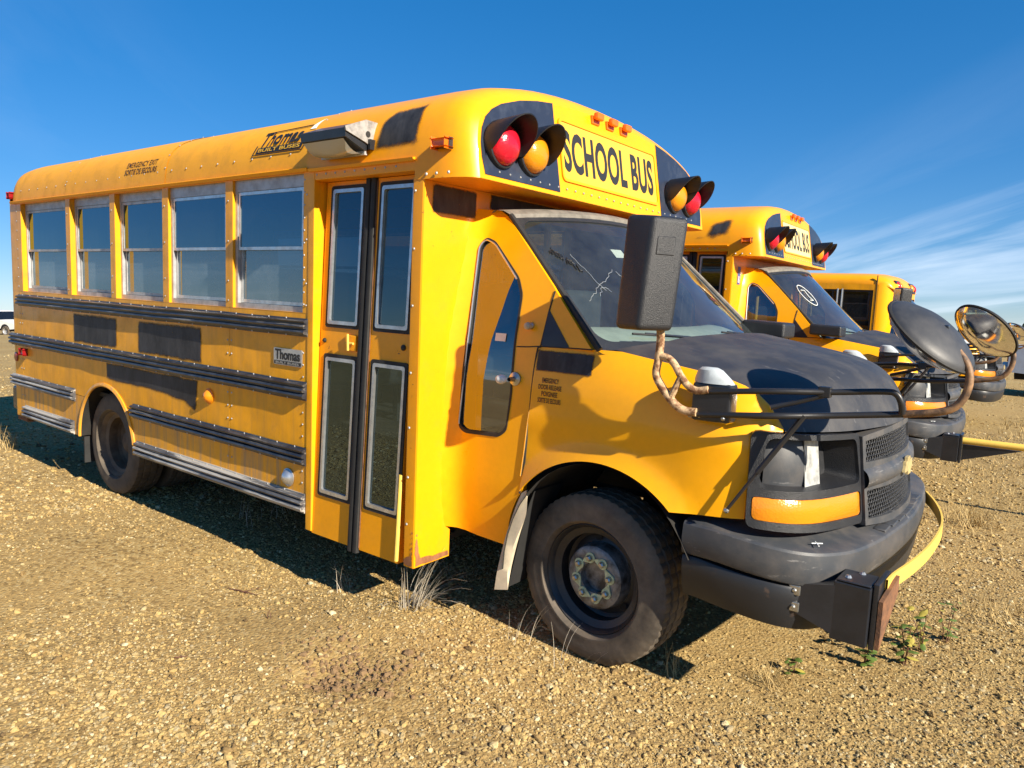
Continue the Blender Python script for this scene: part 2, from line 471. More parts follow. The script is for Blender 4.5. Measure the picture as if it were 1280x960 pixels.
class G:
    """collects primitives of one part"""

    def __init__(self):
        self.V = []
        self.F = []
        self.wn = False

    def add(self, V, F):
        n = len(self.V)
        self.V += [tuple(v) for v in V]
        self.F += [tuple(i + n for i in f) for f in F]
        return self

    def box(self, x0, x1, y0, y1, z0, z1, fn=None):
        V = [(x, y, z) for x in (x0, x1) for y in (y0, y1) for z in (z0, z1)]
        if fn:
            V = [fn(*v) for v in V]
        return self.add(V, [(0, 1, 3, 2), (4, 6, 7, 5), (0, 4, 5, 1), (2, 3, 7, 6), (0, 2, 6, 4), (1, 5, 7, 3)])

    def rbox(self, x0, x1, y0, y1, z0, z1, b=0.01, seg=2, fn=None):
        self.wn = True
        bm = bmesh.new()
        bmesh.ops.create_cube(bm, size=1)
        for v in bm.verts:
            v.co = ((x0 + x1) / 2 + v.co.x * (x1 - x0), (y0 + y1) / 2 + v.co.y * (y1 - y0), (z0 + z1) / 2 + v.co.z * (z1 - z0))
        bmesh.ops.bevel(bm, geom=bm.edges[:], offset=b, segments=seg, profile=0.5, affect='EDGES')
        bm.verts.index_update()
        V = [tuple(v.co) for v in bm.verts]
        F = [[v.index for v in f.verts] for f in bm.faces]
        bm.free()
        if fn:
            V = [fn(*v) for v in V]
        return self.add(V, F)

    def tube(self, pts, r, n=10, closed=False, cap=True):
        P = [Vector(p) for p in pts]
        rr = r if isinstance(r, (list, tuple)) else [r] * len(P)
        V, F = [], []
        m = len(P)
        t0 = (P[1] - P[0]).normalized()
        nrm = t0.orthogonal().normalized()
        for i in range(m):
            if closed:
                t = (P[(i + 1) % m] - P[i - 1]).normalized()
            else:
                t = (P[min(i + 1, m - 1)] - P[max(i - 1, 0)]).normalized()
            nrm = (nrm - t * nrm.dot(t)).normalized()
            b = t.cross(nrm)
            for k in range(n):
                a = 2 * pi * k / n
                V.append(P[i] + (nrm * math.cos(a) + b * math.sin(a)) * rr[i])
        for i in range(m if closed else m - 1):
            j = (i + 1) % m
            for k in range(n):
                F.append((i * n + k, i * n + (k + 1) % n, j * n + (k + 1) % n, j * n + k))
        if cap and not closed:
            F.append(tuple(range(n))[::-1])
            F.append(tuple((m - 1) * n + k for k in range(n)))
        return self.add(V, F)

    def lathe(self, prof, n=32, fn=None, arc=2 * pi, a0=0.0):
        """prof: (radius, height); axis along +h; default fn puts the axis on z"""
        fn = fn or (lambda x, y, h: (x, y, h))
        full = abs(arc - 2 * pi) < 1e-6
        cols = n if full else n + 1
        V, F = [], []
        for i in range(cols):
            a = a0 + arc * i / n
            for (r, h) in prof:
                V.append(fn(r * math.cos(a), r * math.sin(a), h))
        m = len(prof)
        for i in range(n):
            j = (i + 1) % cols
            for k in range(m - 1):
                if prof[k][0] < 1e-6 and prof[k + 1][0] < 1e-6:
                    continue
                F.append((i * m + k, j * m + k, j * m + k + 1, i * m + k + 1))
        return self.add(V, F)

    def sweep(self, prof, path, closed_prof=True, cap=True):
        """prof: list of 2d points, path: list of functions (a,b)->xyz"""
        V, F = [], []
        m = len(prof)
        for f in path:
            V += [f(a, b) for a, b in prof]
        for i in range(len(path) - 1):
            for k in range(m if closed_prof else m - 1):
                k2 = (k + 1) % m
                F.append((i * m + k, i * m + k2, (i + 1) * m + k2, (i + 1) * m + k))
        if cap and closed_prof:
            F.append(tuple(range(m))[::-1])
            F.append(tuple((len(path) - 1) * m + k for k in range(m)))
        return self.add(V, F)

    def grid(self, fn, nu, nv):
        V = [fn(i / nu, j / nv) for i in range(nu + 1) for j in range(nv + 1)]
        F = [(i * (nv + 1) + j, (i + 1) * (nv + 1) + j, (i + 1) * (nv + 1) + j + 1, i * (nv + 1) + j + 1) for i in range(nu) for j in range(nv)]
        return self.add(V, F)

    def build(self, name, mat, parent=None, smooth=True, ang=38):
        o = mk(name, self.V, self.F, mat, parent, smooth, ang)
        if self.wn and smooth:
            w = o.modifiers.new('weighted_normals', 'WEIGHTED_NORMAL')
            w.keep_sharp = True
        return o


def inside(p, poly):
    x, y = p
    c = False
    n = len(poly)
    for i in range(n):
        x0, y0 = poly[i]
        x1, y1 = poly[i - 1]
        if (y0 > y) != (y1 > y) and x < (x1 - x0) * (y - y0) / (y1 - y0) + x0:
            c = not c
    return c


def edge_dist(p, poly):
    best = 1e9
    px, py = p
    for i in range(len(poly)):
        x0, y0 = poly[i - 1]
        x1, y1 = poly[i]
        dx, dy = x1 - x0, y1 - y0
        L = dx * dx + dy * dy
        t = 0 if L == 0 else max(0, min(1, ((px - x0) * dx + (py - y0) * dy) / L))
        best = min(best, math.hypot(px - x0 - t * dx, py - y0 - t * dy))
    return best


def densify(poly, res):
    o = []
    for i in range(len(poly)):
        a, b = poly[i], poly[(i + 1) % len(poly)]
        n = max(1, int(math.ceil(math.hypot(b[0] - a[0], b[1] - a[1]) / res)))
        o += [(a[0] + (b[0] - a[0]) * k / n, a[1] + (b[1] - a[1]) * k / n) for k in range(n)]
    return o


def tri2d(outline, holes, res):
    outl = densify(outline, res)
    hol = [densify(h, res) for h in holes]
    pts = [Vector(p) for p in outl]
    edges = [(i, (i + 1) % len(outl)) for i in range(len(outl))]
    for h in hol:
        n = len(pts)
        pts += [Vector(p) for p in h]
        edges += [(n + i, n + (i + 1) % len(h)) for i in range(len(h))]
    xs = [p[0] for p in outl]
    ys = [p[1] for p in outl]
    nx = int((max(xs) - min(xs)) / res)
    ny = int((max(ys) - min(ys)) / res)
    if nx * ny < 40000:
        for i in range(1, nx + 1):
            for j in range(1, ny + 1):
                p = (min(xs) + i * res + (j % 2) * res * 0.5 - res * .25, min(ys) + j * res)
                if inside(p, outl) and edge_dist(p, outl) > res * 0.4 and all((not inside(p, h)) and edge_dist(p, h) > res * 0.4 for h in hol):
                    pts.append(Vector(p))
    r = delaunay_2d_cdt(pts, edges, [], 0, 1e-6)
    V = [tuple(v) for v in r[0]]
    F = []
    for f in r[2]:
        cx = sum(V[i][0] for i in f) / len(f)
        cy = sum(V[i][1] for i in f) / len(f)
        if inside((cx, cy), outl) and not any(inside((cx, cy), h) for h in hol):
            F.append(tuple(f))
    used = sorted({i for f in F for i in f})
    mp = {o: k for k, o in enumerate(used)}
    return [V[i] for i in used], [tuple(mp[i] for i in f) for f in F]


def panel_geo(outline, fn, holes=(), res=0.15, thick=0.004):
    V2, F2 = tri2d(outline, list(holes), res)
    n = len(V2)
    V = [fn(u, v, 0.0) for u, v in V2]
    F = list(F2)
    if thick:
        V += [fn(u, v, thick) for u, v in V2]
        F += [tuple(i + n for i in f[::-1]) for f in F2]
        cnt = {}
        for f in F2:
            for a, b in zip(f, f[1:] + f[:1]):
                cnt[(a, b)] = 1
        for (a, b) in cnt:
            if (b, a) not in cnt:
                F.append((b, a, a + n, b + n))
    return V, F


def panel(name, outline, fn, mat, parent, holes=(), res=0.15, thick=0.004, smooth=True, ang=38):
    V, F = panel_geo(outline, fn, holes, res, thick)
    return mk(name, V, F, mat, parent, smooth, ang)


def decal(name, outline, fn, mat, parent, res=0.02, feather=0.02, grow=0.5):
    """sheet of sprayed paint lying on a surface, thinning towards the outline"""
    V2, F2 = tri2d(outline, [], res)
    o = mk(name, [fn(u, v, 0.0) for u, v in V2], F2, mat, parent)
    a = o.data.attributes.new('a', 'FLOAT', 'POINT')
    ol = outline
    a.data.foreach_set('value', [min(1.0, edge_dist(p, ol) / feather) for p in V2])
    return o


def arc(cx, cz, r, a0, a1, n=24, rz=None):
    rz = rz or r
    return [(cx + r * math.cos(R(a0 + (a1 - a0) * k / n)), cz + rz * math.sin(R(a0 + (a1 - a0) * k / n))) for k in range(n + 1)]


def rrect(x0, x1, z0, z1, r, n=5):
    o = []
    for (cx, cz, a) in ((x1 - r, z1 - r, 0), (x0 + r, z1 - r, 90), (x0 + r, z0 + r, 180), (x1 - r, z0 + r, 270)):
        o += [(cx + r * math.cos(R(a + 90 * k / n)), cz + r * math.sin(R(a + 90 * k / n))) for k in range(n + 1)]
    return o


def round_poly(poly, r, n=4):
    o = []
    m = len(poly)
    for i in range(m):
        p, a, b = Vector(poly[i]), Vector(poly[i - 1]), Vector(poly[(i + 1) % m])
        d1 = min(r, (a - p).length * 0.45)
        d2 = min(r, (b - p).length * 0.45)
        s, e = p + (a - p).normalized() * d1, p + (b - p).normalized() * d2
        for k in range(n + 1):
            t = k / n
            q = s * (1 - t) ** 2 + p * 2 * t * (1 - t) + e * t * t
            o.append((q.x, q.y))
    return o


def spline(pts, n=6):
    P = [Vector(p) for p in pts]
    P = [P[0] * 2 - P[1]] + P + [P[-1] * 2 - P[-2]]
    o = []
    for i in range(1, len(P) - 2):
        for k in range(n):
            t = k / n
            a, b, c, d = P[i - 1:i + 3]
            o.append(0.5 * ((2 * b) + (c - a) * t + (2 * a - 5 * b + 4 * c - d) * t * t + (3 * b - a - 3 * c + d) * t ** 3))
    o.append(P[-2])
    return o


def text_geo(body, size=1.0, bold=0.0, xs=1.0, shear=0.0, space=1.0, depth=0.0):
    cu = bpy.data.curves.new('lettering', 'FONT')
    cu.body = body
    cu.size = size
    cu.offset = bold
    cu.shear = shear
    cu.space_character = space
    cu.extrude = depth
    cu.resolution_u = 4
    ob = bpy.data.objects.new('lettering', cu)
    COL.objects.link(ob)
    dg = bpy.context.evaluated_depsgraph_get()
    me = bpy.data.meshes.new_from_object(ob.evaluated_get(dg))
    V = [(v.co.x * xs, v.co.y, v.co.z) for v in me.vertices]
    F = [tuple(p.vertices) for p in me.polygons]
    bpy.data.objects.remove(ob)
    bpy.data.curves.remove(cu)
    bpy.data.meshes.remove(me)
    return V, F


def text_fit(name, body, w, h, fn, mat, parent, bold=0.0, shear=0.0, space=1.0):
    V, F = text_geo(body, 1.0, bold, 1.0, shear, space)
    x0, x1 = min(v[0] for v in V), max(v[0] for v in V)
    y0, y1 = min(v[1] for v in V), max(v[1] for v in V)
    return mk(name, [fn((v[0] - x0) / (x1 - x0) * w, (v[1] - y0) / (y1 - y0) * h, 0) for v in V], F, mat, parent, smooth=False)


def dome(g, c, n, r, h=None, seg=6):
    """small rivet head"""
    n = Vector(n).normalized()
    a = n.orthogonal().normalized()
    b = n.cross(a)
    c = Vector(c)
    h = h or r * 0.6
    V = [c + (a * math.cos(2 * pi * k / seg) + b * math.sin(2 * pi * k / seg)) * r for k in range(seg)]
    V += [c + (a * math.cos(2 * pi * k / seg) + b * math.sin(2 * pi * k / seg)) * r * 0.6 + n * h * 0.8 for k in range(seg)]
    V.append(c + n * h)
    F = []
    for k in range(seg):
        k2 = (k + 1) % seg
        F.append((k, k2, seg + k2, seg + k))
        F.append((seg + k, seg + k2, 2 * seg))
    g.add(V, F)


def copy_tree(o, parent=None, flt=None):
    c = o.copy()
    COL.objects.link(c)
    c.parent = parent
    for ch in list(o.children):
        if flt is None or flt(ch):
            copy_tree(ch, c, flt)
    return c

# ------------------------------------------------------------------ bus body
HW = 1.2                    # half width of the body
XR, XB, XD, XW = -5.6, -1.555, -0.836, -0.765


def roof_profile(zb):
    half = [(1.2, zb), (1.2, 2.16), (1.19, 2.24), (1.165, 2.32), (1.11, 2.39), (1.0, 2.452), (0.85, 2.500), (0.6, 2.548), (0.3, 2.577), (0.0, 2.585)]
    s = [(p.x, p.y) for p in spline([Vector((a, b, 0)) for a, b in half[1:]], 3)]
    right = [(-half[0][0], half[0][1])] + [(-a, b) for a, b in s]
    return right + [(-a, b) for a, b in right[-2::-1]]


def inset(prof, d):
    o = []
    n = len(prof)
    for i, (y, z) in enumerate(prof):
        a, b = prof[max(i - 1, 0)], prof[min(i + 1, n - 1)]
        tx, tz = b[0] - a[0], b[1] - a[1]
        L = math.hypot(tx, tz)
        nx, nz = tz / L, -tx / L          # inward for a profile running from -y over the top to +y
        q = (y + nx * d, z + nz * d)
        if i in (0, n - 1):
            q = (y + nx * d, z)
        o.append(q)
    return o


def roof_at(s, lift=0.003):
    """point on the right roof flank: s = distance along the section from z 2.03"""
    pr = roof_profile(2.03)
    acc = 0
    for a, b in zip(pr, pr[1:]):
        L = math.hypot(b[0] - a[0], b[1] - a[1])
        if acc + L >= s:
            t = (s - acc) / L
            nx, nz = -(b[1] - a[1]) / L, (b[0] - a[0]) / L
            return (a[0] + (b[0] - a[0]) * t + nx * lift, a[1] + (b[1] - a[1]) * t + nz * lift)
        acc += L
    return pr[-1]


def on_roof(x, s, d):
    y, z = roof_at(s, 0.004 - d)
    return (x, y, z)


def side(sgn=-1, off=0.0):
    return lambda u, v, d: (u, sgn * (HW + off - d), v)


def tilt_x(x, z):
    return x - 0.17 * (z - 2.05)


def door_y(z):
    return -1.135 - 0.060 * (2.1 - z) / 1.8


def rail_geo(x0, x1, z, h, sgn=-1, dep=0.035):
    """corrugated rub rail: three ribs between two flanges"""
    k = h / 2
    pr = [(-k, 0.0), (-k, 0.008), (-k * 0.80, 0.010), (-k * 0.72, dep * 0.85), (-k * 0.5, dep), (-k * 0.28, dep * 0.85), (-k * 0.22, dep * 0.45),
          (-k * 0.12, dep * 0.45), (-k * 0.05, dep * 0.9), (k * 0.12, dep * 1.05), (k * 0.30, dep * 0.9), (k * 0.36, dep * 0.45), (k * 0.46, dep * 0.45),
          (k * 0.52, dep * 0.8), (k * 0.70, dep * 0.9), (k * 0.84, dep * 0.6), (k * 0.86, 0.010), (k, 0.008), (k, 0.0)]
    n = max(2, int((x1 - x0) / 0.25))
    g = G()
    ph = random.random() * 6
    path = []
    for i in range(n + 1):
        x = x0 + (x1 - x0) * i / n
        w = 0.0022 * math.sin(x * 5.1 + ph) + 0.0015 * math.sin(x * 11.7 + ph * 2)
        path.append(lambda a, b, x=x, w=w: (x, sgn * (HW + b + w * (b > 0.02)), z + a + w * 0.6))
    g.sweep(pr, path)
    return g


WIN_X = [-1.572, -2.282, -2.992, -3.702, -4.412, -5.355]      # pillar centres, front to rear
ARCH = (-3.87, 0.385, 0.42)


def side_band(z0, z1, x0, x1):
    """outline of a body panel with the rear wheel arch cut out of it"""
    cx, cz, r = ARCH
    if x1 < cx - r or x0 > cx + r or z0 > cz + r:
        return [(x0, z0), (x1, z0), (x1, z1), (x0, z1)]
    dz = max(0.0, z0 - cz)
    hw = math.sqrt(r * r - dz * dz)
    ar = []
    a0 = math.degrees(math.asin(min(1, dz / r)))
    top = min(z1, cz + r)
    if cz + r <= z1 + 1e-6:
        ar = arc(cx, cz, r, 180 - a0, a0, 26)
        return [(x0, z0)] + [p for p in ar] + [(x1, z0), (x1, z1), (x0, z1)]
    return None


def build_window(parent, k, sgn):
    """one sash window of the passenger compartment"""
    xa, xb = WIN_X[k + 1] + 0.036, WIN_X[k] - 0.036
    if k == 4:
        xa, xb = WIN_X[5] + 0.05, WIN_X[4] - 0.036
    z0, z1 = 1.432, 2.128
    big = k < 2
    ry = 0.016 if big else 0.034
    fr = 0.022
    zm = 1.765

    def fn(off):
        return lambda u, v, d: (u, sgn * (HW - ry - off - d), v)
    mat = ALU_DULL
    g = G()
    head = 0.055 if not big else 0.062
    g.add(*panel_geo([(xa, z0), (xb, z0), (xb, z1), (xa, z1)], fn(0), [[(xa + fr, z0 + 0.028), (xb - fr, z0 + 0.028), (xb - fr, z1 - head), (xa + fr, z1 - head)]], 0.5, 0.02))
    w = g.build('window', mat, parent, ang=30)
    # upper sash hangs outside, lower sash sits inside
    for nm, a, b, off, hol in (('upper', zm - 0.014, z1 - head - 0.002, 0.004, 0.017), ('lower', z0 + 0.03, zm + 0.012, 0.020, 0.019)):
        s = G()
        ia, ib = xa + fr + 0.002, xb - fr - 0.002
        s.add(*panel_geo([(ia, a), (ib, a), (ib, b), (ia, b)], fn(off), [[(ia + hol, a + hol), (ib - hol, a + hol), (ib - hol, b - hol), (ia + hol, b - hol)]], 0.5, 0.012))
        s.build('sash', ALU if big else ALU_DULL, w, ang=30)
        p = panel('pane', [(ia + hol * .6, a + hol * .6), (ib - hol * .6, a + hol * .6), (ib - hol * .6, b - hol * .6), (ia + hol * .6, b - hol * .6)],
                  fn(off + 0.005), G_WIND if nm == 'lower' else G_WIN, w, res=0.4, thick=0.0)
    return w


def build_body(bus):
    # ---- side skin, bands between the rub rails, split at the riveted seams
    for sgn in (-1, 1):
        fn = side(sgn)
        bands = [(0.385, 0.69), (0.694, 1.03), (1.034, 1.43)]
        seams = [(XR + 0.075, -5.362), (-5.358, -2.282), (-2.278, XB)]
        for bi, (z0, z1) in enumerate(bands):
            for (x0, x1) in seams:
                mat = YEL_LOW if bi == 0 else YEL_SIDE
                cx, cz, r = ARCH
                if bi == 0 and x0 < cx < x1:
                    dz = z1 - cz
                    hw = math.sqrt(r * r - dz * dz)
                    aa = math.degrees(math.acos(hw / r))
                    panel('side_panel', [(x0, z0), (cx - r, z0)] + arc(cx, cz, r, 180, 180 - aa, 10)[1:] + [(x0, z1)], fn, mat, bus, res=0.4)
                    panel('side_panel', [(x1, z0), (x1, z1)] + arc(cx, cz, r, aa, 0, 10), fn, mat, bus, res=0.4)
                    continue
                panel('side_panel', side_band(z0, z1, x0, x1), fn, mat, bus, res=0.4)
        holes = []
        for k in range(5):
            xa, xb = WIN_X[k + 1] + 0.036, WIN_X[k] - 0.036
            if k == 4:
                xa = WIN_X[5] + 0.05
            holes.append([(xa, 1.432), (xb, 1.432), (xb, 2.128), (xa, 2.128)])
        panel('window_wall', [(XR + 0.075, 1.434), (XB, 1.434), (XB, 2.14), (XR + 0.075, 2.14)][0:0] or [(XR + 0.075, 1.4302), (XB, 1.4302), (XB, 2.135), (XR + 0.075, 2.135)],
              side(sgn, 0.001), YEL_SIDE, bus, holes, res=0.6, thick=0.06, ang=30)
        for k in range(5):
            build_window(bus, k, sgn)
        # rub rails
        for (x0, x1, z, h, m) in ((-5.40, XB - 0.005, 1.357, 0.093, RAIL), (XR + 0.02, XB - 0.01, 1.030, 0.098, RAIL),
                                  (XR + 0.03, -4.36, 0.686, 0.097, RAIL_W), (-3.445, XB - 0.01, 0.686, 0.097, RAIL),
                                  (-5.33, -4.39, 0.437, 0.103, RAIL_W), (-3.40, XB - 0.015, 0.437, 0.103, RAIL_W)):
            rail_geo(x0, x1, z, h, sgn).build('rub_rail', m, bus, ang=25)
        # rear corner post
        rc = 0.08
        g = G()
        g.grid(lambda a, b: (XR + rc - rc * math.sin(a * pi / 2), sgn * (HW - rc + rc * math.cos(a * pi / 2)), 0.385 + b * (2.2 - 0.385)), 6, 1)
        g.build('rear_corner_post', YEL_SIDE, bus)
        # wheel arch lip
        g = G()
        pts = arc(ARCH[0], ARCH[1], ARCH[2] + 0.006, 180, 0, 30)
        g.sweep([(-0.018, 0.0), (-0.018, 0.008), (0.0, 0.014), (0.008, 0.010), (0.008, 0.0)],
                [lambda a, b, p=p, t=t: (ARCH[0] + (p[0] - ARCH[0]) * (1 - a / 0.42), sgn * (HW + b), ARCH[1] + (p[1] - ARCH[1]) * (1 - a / 0.42)) for t, p in enumerate(pts)])
        g.build('wheel_arch_lip', YEL_LOW, bus)
    # wheel tubs
    for sgn in (-1, 1):
        g = G()
        g.grid(lambda a, b: (ARCH[0] - 0.43 * math.cos(a * pi), sgn * (HW - 0.01 - b * 0.62), ARCH[1] + 0.43 * math.sin(a * pi)), 20, 1)
        g.build('wheel_tub', UNDER, bus)
    # rear wall
    g = G()
    g.box(XR, XR + 0.02, -(HW - 0.08), HW - 0.08, 0.385, 2.2)
    g.build('rear_wall', YEL_SIDE, bus, smooth=False)
    # ---- roof
    rings = [(XR, 0.13), (XR + 0.008, 0.09), (XR + 0.03, 0.05), (XR + 0.07, 0.02), (XR + 0.13, 0.004), (XR + 0.2, 0.0)]
    pr = roof_profile(2.125)

    def roof_piece(name, rg, prof, mat, tl=0.0, lift=0.0):
        g = G()
        V, F = [], []
        m = len(prof)
        for (x, d) in rg:
            for (y, z) in inset(prof, d - lift):
                V.append((x - tl * (z - 2.05), y, z))
        for i in range(len(rg) - 1):
            for k in range(m - 1):
                F.append((i * m + k, i * m + k + 1, (i + 1) * m + k + 1, (i + 1) * m + k))
        g.add(V, F)
        return g.build(name, mat, bus, ang=50)
    roof_piece('roof_panel', rings + [(-4.42, 0)], pr, YEL_ROOF)
    g = G()
    rp = inset(roof_profile(2.125), 0.13)
    V = [(XR, y, z) for y, z in rp]
    g.add(V, [tuple(range(len(V)))])
    g.build('rear_roof_end', YEL_ROOF, bus)
    roof_piece('roof_panel', [(-4.44, 0), (-2.99, 0)], pr, YEL_ROOF, lift=0.003)
    roof_piece('roof_panel', [(-3.01, 0), (-1.56, 0)], pr, YEL_ROOF)
    roof_piece('front_roof_cap', [(-1.58, 0), (-0.82, 0)], roof_profile(2.125), YEL, lift=0.004)
    cap = [(-0.8201, 0), (-0.68, 0.003), (-0.605, 0.012), (-0.555, 0.028), (-0.525, 0.050), (-0.510, 0.076)]
    tiltf = [0, 0.06, 0.11, 0.15, 0.17, 0.17]
    g = G()
    V, F = [], []
    prf = roof_profile(2.048)
    m = len(prf)
    for (x, d), tl in zip(cap, tiltf):
        for (y, z) in inset(prf, d - 0.004):
            V.append((x - tl * (z - 2.05), y, z))
    for i in range(len(cap) - 1):
        for k in range(m - 1):
            F.append((i * m + k, i * m + k + 1, (i + 1) * m + k + 1, (i + 1) * m + k))
    g.add(V, F)
    g.build('front_cap_brow', YEL, bus, ang=60)
    face = inset(prf, 0.072)
    fx = lambda y, z, d: (tilt_x(-0.509, z) - d, y, z)
    panel('front_header_panel', face, fx, YEL, bus, res=0.3, thick=0.004)
    # soffit under the brow
    lo = [(x, -(HW - d + 0.004)) for x, d in cap]
    so = lo + [(x, -y) for x, y in lo[::-1]]
    panel('brow_soffit', so, lambda x, y, d: (x, y, 2.047 + d), YEL, bus, res=0.5)
    # black backing panels of the warning lamps
    for sgn in (-1, 1):
        pl = [(1.095, 2.068), (1.108, 2.14), (1.106, 2.20), (1.092, 2.26), (1.06, 2.315), (1.01, 2.358), (0.94, 2.395), (0.80, 2.441), (0.66, 2.471), (0.535, 2.489), (0.535, 2.068)]
        panel('lamp_backing_panel', [(sgn * a, b) for a, b in pl], lambda y, z, d: (tilt_x(-0.506, z) - d, y, z), BLACK_PANEL, bus, res=0.3, thick=0.003)
    # drip rails
    for sgn in (-1, 1):
        g = G()
        g.sweep([(0, 0), (0.014, 0.0), (0.022, 0.016), (0.016, 0.020), (0.008, 0.010), (0, 0.012)],
                [lambda a, b, x=x: (x, sgn * (HW + a), 2.131 + b) for x in (XR + 0.12, XB - 0.01)])
        g.build('drip_rail', YEL, bus, ang=25)
    # ---- front bulkhead either side of the cab
    for sgn in (-1, 1):
        o = [(sgn * 0.962, 0.30), (sgn * 1.198, 0.30), (sgn * 1.198, 2.046), (sgn * 0.60, 2.046), (sgn * 0.60, 1.9), (sgn * 0.80, 1.9), (sgn * 0.80, 0.46), (sgn * 0.962, 0.46)]
        panel('front_wall', o, lambda y, z, d: (XW - d, y, z), YEL_RUST if sgn < 0 else YEL, bus, res=0.4, thick=0.01)
    g = G()
    g.box(XW - 0.012, XW - 0.001, -0.60, 0.60, 1.95, 2.046)
    g.build('front_wall_header', YEL, bus, smooth=False)
    # ---- entrance: corner post, header, rear jamb, leaves
    g = G()
    g.rbox(XD + 0.004, XW - 0.002, -1.2015, -1.12, 0.295, 2.06, 0.006)
    g.build('front_corner_post', YEL_RUST, bus)
    g = G()
    g.rbox(XB - 0.012, XB + 0.035, -1.2035, -1.11, 0.30, 2.14, 0.004)
    g.build('rear_door_post', YEL_SIDE, bus)
    g = G()
    g.rbox(XB + 0.0355, XD + 0.03, -1.203, -1.10, 2.085, 2.135, 0.006)
    g.build('door_header', YEL, bus)
    g = G()
    g.sweep([(0, 0), (0.016, 0.002), (0.02, 0.016), (0, 0.02)], [lambda a, b, x=x: (x, -(HW + a), 2.125 + b) for x in (XB + 0.0, -0.82)])
    g.build('drip_rail', YEL, bus, ang=25)
    left = mk_left_wall(bus)

    def dfn(off):
        return lambda u, v, d: (u + 0.012 * (1.25 - v) * -1.0, door_y(v) - off + d, v)
    for (xa, xb, ga, gb) in ((-1.512, -1.215, -1.452, -1.232), (-1.138, -0.862, -1.098, -0.885)):
        z0, z1 = 0.292, 2.082
        up_h = rrect(ga - 0.016, gb + 0.016, 1.372, 2.058, 0.012, 2)
        lo_h = rrect(ga - 0.016, gb + 0.016, 0.508, 1.232, 0.012, 2)
        leaf = panel('door_leaf', [(xa, z0), (xb, z0), (xb, z1), (xa, z1)], dfn(0), YEL_RUST, bus, [up_h, lo_h], res=0.3, thick=0.035, ang=30)
        for (za, zb) in ((1.372, 2.058), (0.508, 1.232)):
            o = rrect(ga - 0.020, gb + 0.020, za - 0.004, zb + 0.004, 0.014, 3)
            i1 = rrect(ga - 0.002, gb + 0.002, za + 0.014, zb - 0.014, 0.012, 3)
            panel('window_seal', o, dfn(0.006), RUBBER, leaf, [i1], res=0.5, thick=0.02, ang=30)
            o2 = rrect(ga - 0.003, gb + 0.003, za + 0.013, zb - 0.013, 0.012, 3)
            i2 = rrect(ga + 0.012, gb - 0.012, za + 0.030, zb - 0.030, 0.010, 3)
            panel('window_trim', o2, dfn(0.009), ALU, leaf, [i2], res=0.5, thick=0.016, ang=30)
            panel('pane', i2, dfn(-0.004), G_DOOR, leaf, res=0.5, thick=0)
        # thin brown edge beads next to the rubber
        g = G()
        xe = xb if xa < -1.3 else xa
        g.tube([dfn(0.002)(xe, z0 + 0.01, 0), dfn(0.002)(xe, z1 - 0.01, 0)], 0.004, 6)
        g.build('edge_bead', RUST, leaf)
    for xa, xb in ((-1.213, -1.178), (-1.175, -1.140)):
        g = G()
        g.sweep([(xa, 0.0), (xa + 0.004, 0.014), ((xa + xb) / 2, 0.018), (xb - 0.004, 0.014), (xb, 0.0), (xb, -0.02), (xa, -0.02)],
                [lambda a, b, z=z: (a - 0.012 * (1.25 - z), door_y(z) - b, z) for z in (0.275, 0.8, 1.4, 2.083)])
        g.build('door_rubber_edge', RUBBER, bus)
    # door hardware
    g = G()
    g.rbox(-1.305, -1.225, door_y(1.3) - 0.012, door_y(1.3), 1.262, 1.338, 0.004)
    g.build('door_lock_plate', YEL, bus)
    g = G()
    g.tube([(-1.262, door_y(1.3) - 0.03, 1.265), (-1.262, door_y(1.3) - 0.032, 1.345)], 0.006, 8)
    g.tube([(-1.285, door_y(1.3) - 0.02, 1.30), (-1.235, door_y(1.3) - 0.02, 1.30)], 0.006, 8)
    g.build('door_lock_bar', YEL_ARM, bus)
    for (x, z, r) in ((-0.905, 1.305, 0.014), (-1.475, 1.30, 0.012), (-1.30, 1.302, 0.008)):
        g = G()
        g.lathe([(0, 0.012), (r * 0.6, 0.011), (r, 0.006), (r, 0)], 12, lambda a, b, h, x=x, z=z: (x + a, door_y(z) - h, z + b))
        g.build('door_grommet', RUBBER, bus)
    # hinge rods on the right leaf
    g = G()
    g.tube([(-0.873, door_y(0.3) - 0.012, 0.31), (-0.868, door_y(0.7) - 0.012, 0.72)], 0.010, 8)
    g.build('door_hinge_rod', YEL_ARM, bus)
    # step well and floor
    g = G()
    g.box(XR + 0.03, -0.85, -1.12, 1.12, 0.70, 0.73)
    g.build('floor', INTER, bus, smooth=False)
    g = G()
    g.box(-1.50, -0.87, -1.09, -0.55, 0.33, 0.36)
    g.box(-1.50, -0.87, -0.80, -0.55, 0.36, 0.55)
    g.build('entrance_step', INTER, bus, smooth=False)
    g = G()
    g.grid(lambda a, b: (XR + 0.3 + a * (-0.95 - XR - 0.3), -1.1 + 2.2 * b, 2.30 + 0.20 * math.sin(b * pi) ** 0.6), 2, 16)
    g.build('ceiling_lining', INTER_L, bus)
    # seats
    for i, x in enumerate((-4.95, -4.2, -3.45, -2.7, -1.98)):
        for sgn in (-1, 1):
            g = G()
            g.rbox(x, x + 0.42, sgn * 0.62 - 0.48, sgn * 0.62 + 0.48, 1.02, 1.16, 0.04, 3)
            g.rbox(x - 0.09, x + 0.02, sgn * 0.62 - 0.48, sgn * 0.62 + 0.48, 1.08, 1.66, 0.045, 3)
            g.box(x + 0.05, x + 0.09, sgn * 0.62 - 0.4, sgn * 0.62 - 0.36, 0.72, 1.03)
            g.box(x + 0.05, x + 0.09, sgn * 0.62 + 0.36, sgn * 0.62 + 0.4, 0.72, 1.03)
            g.build('passenger_seat', SEATM, bus)
    # ---- underside
    g = G()
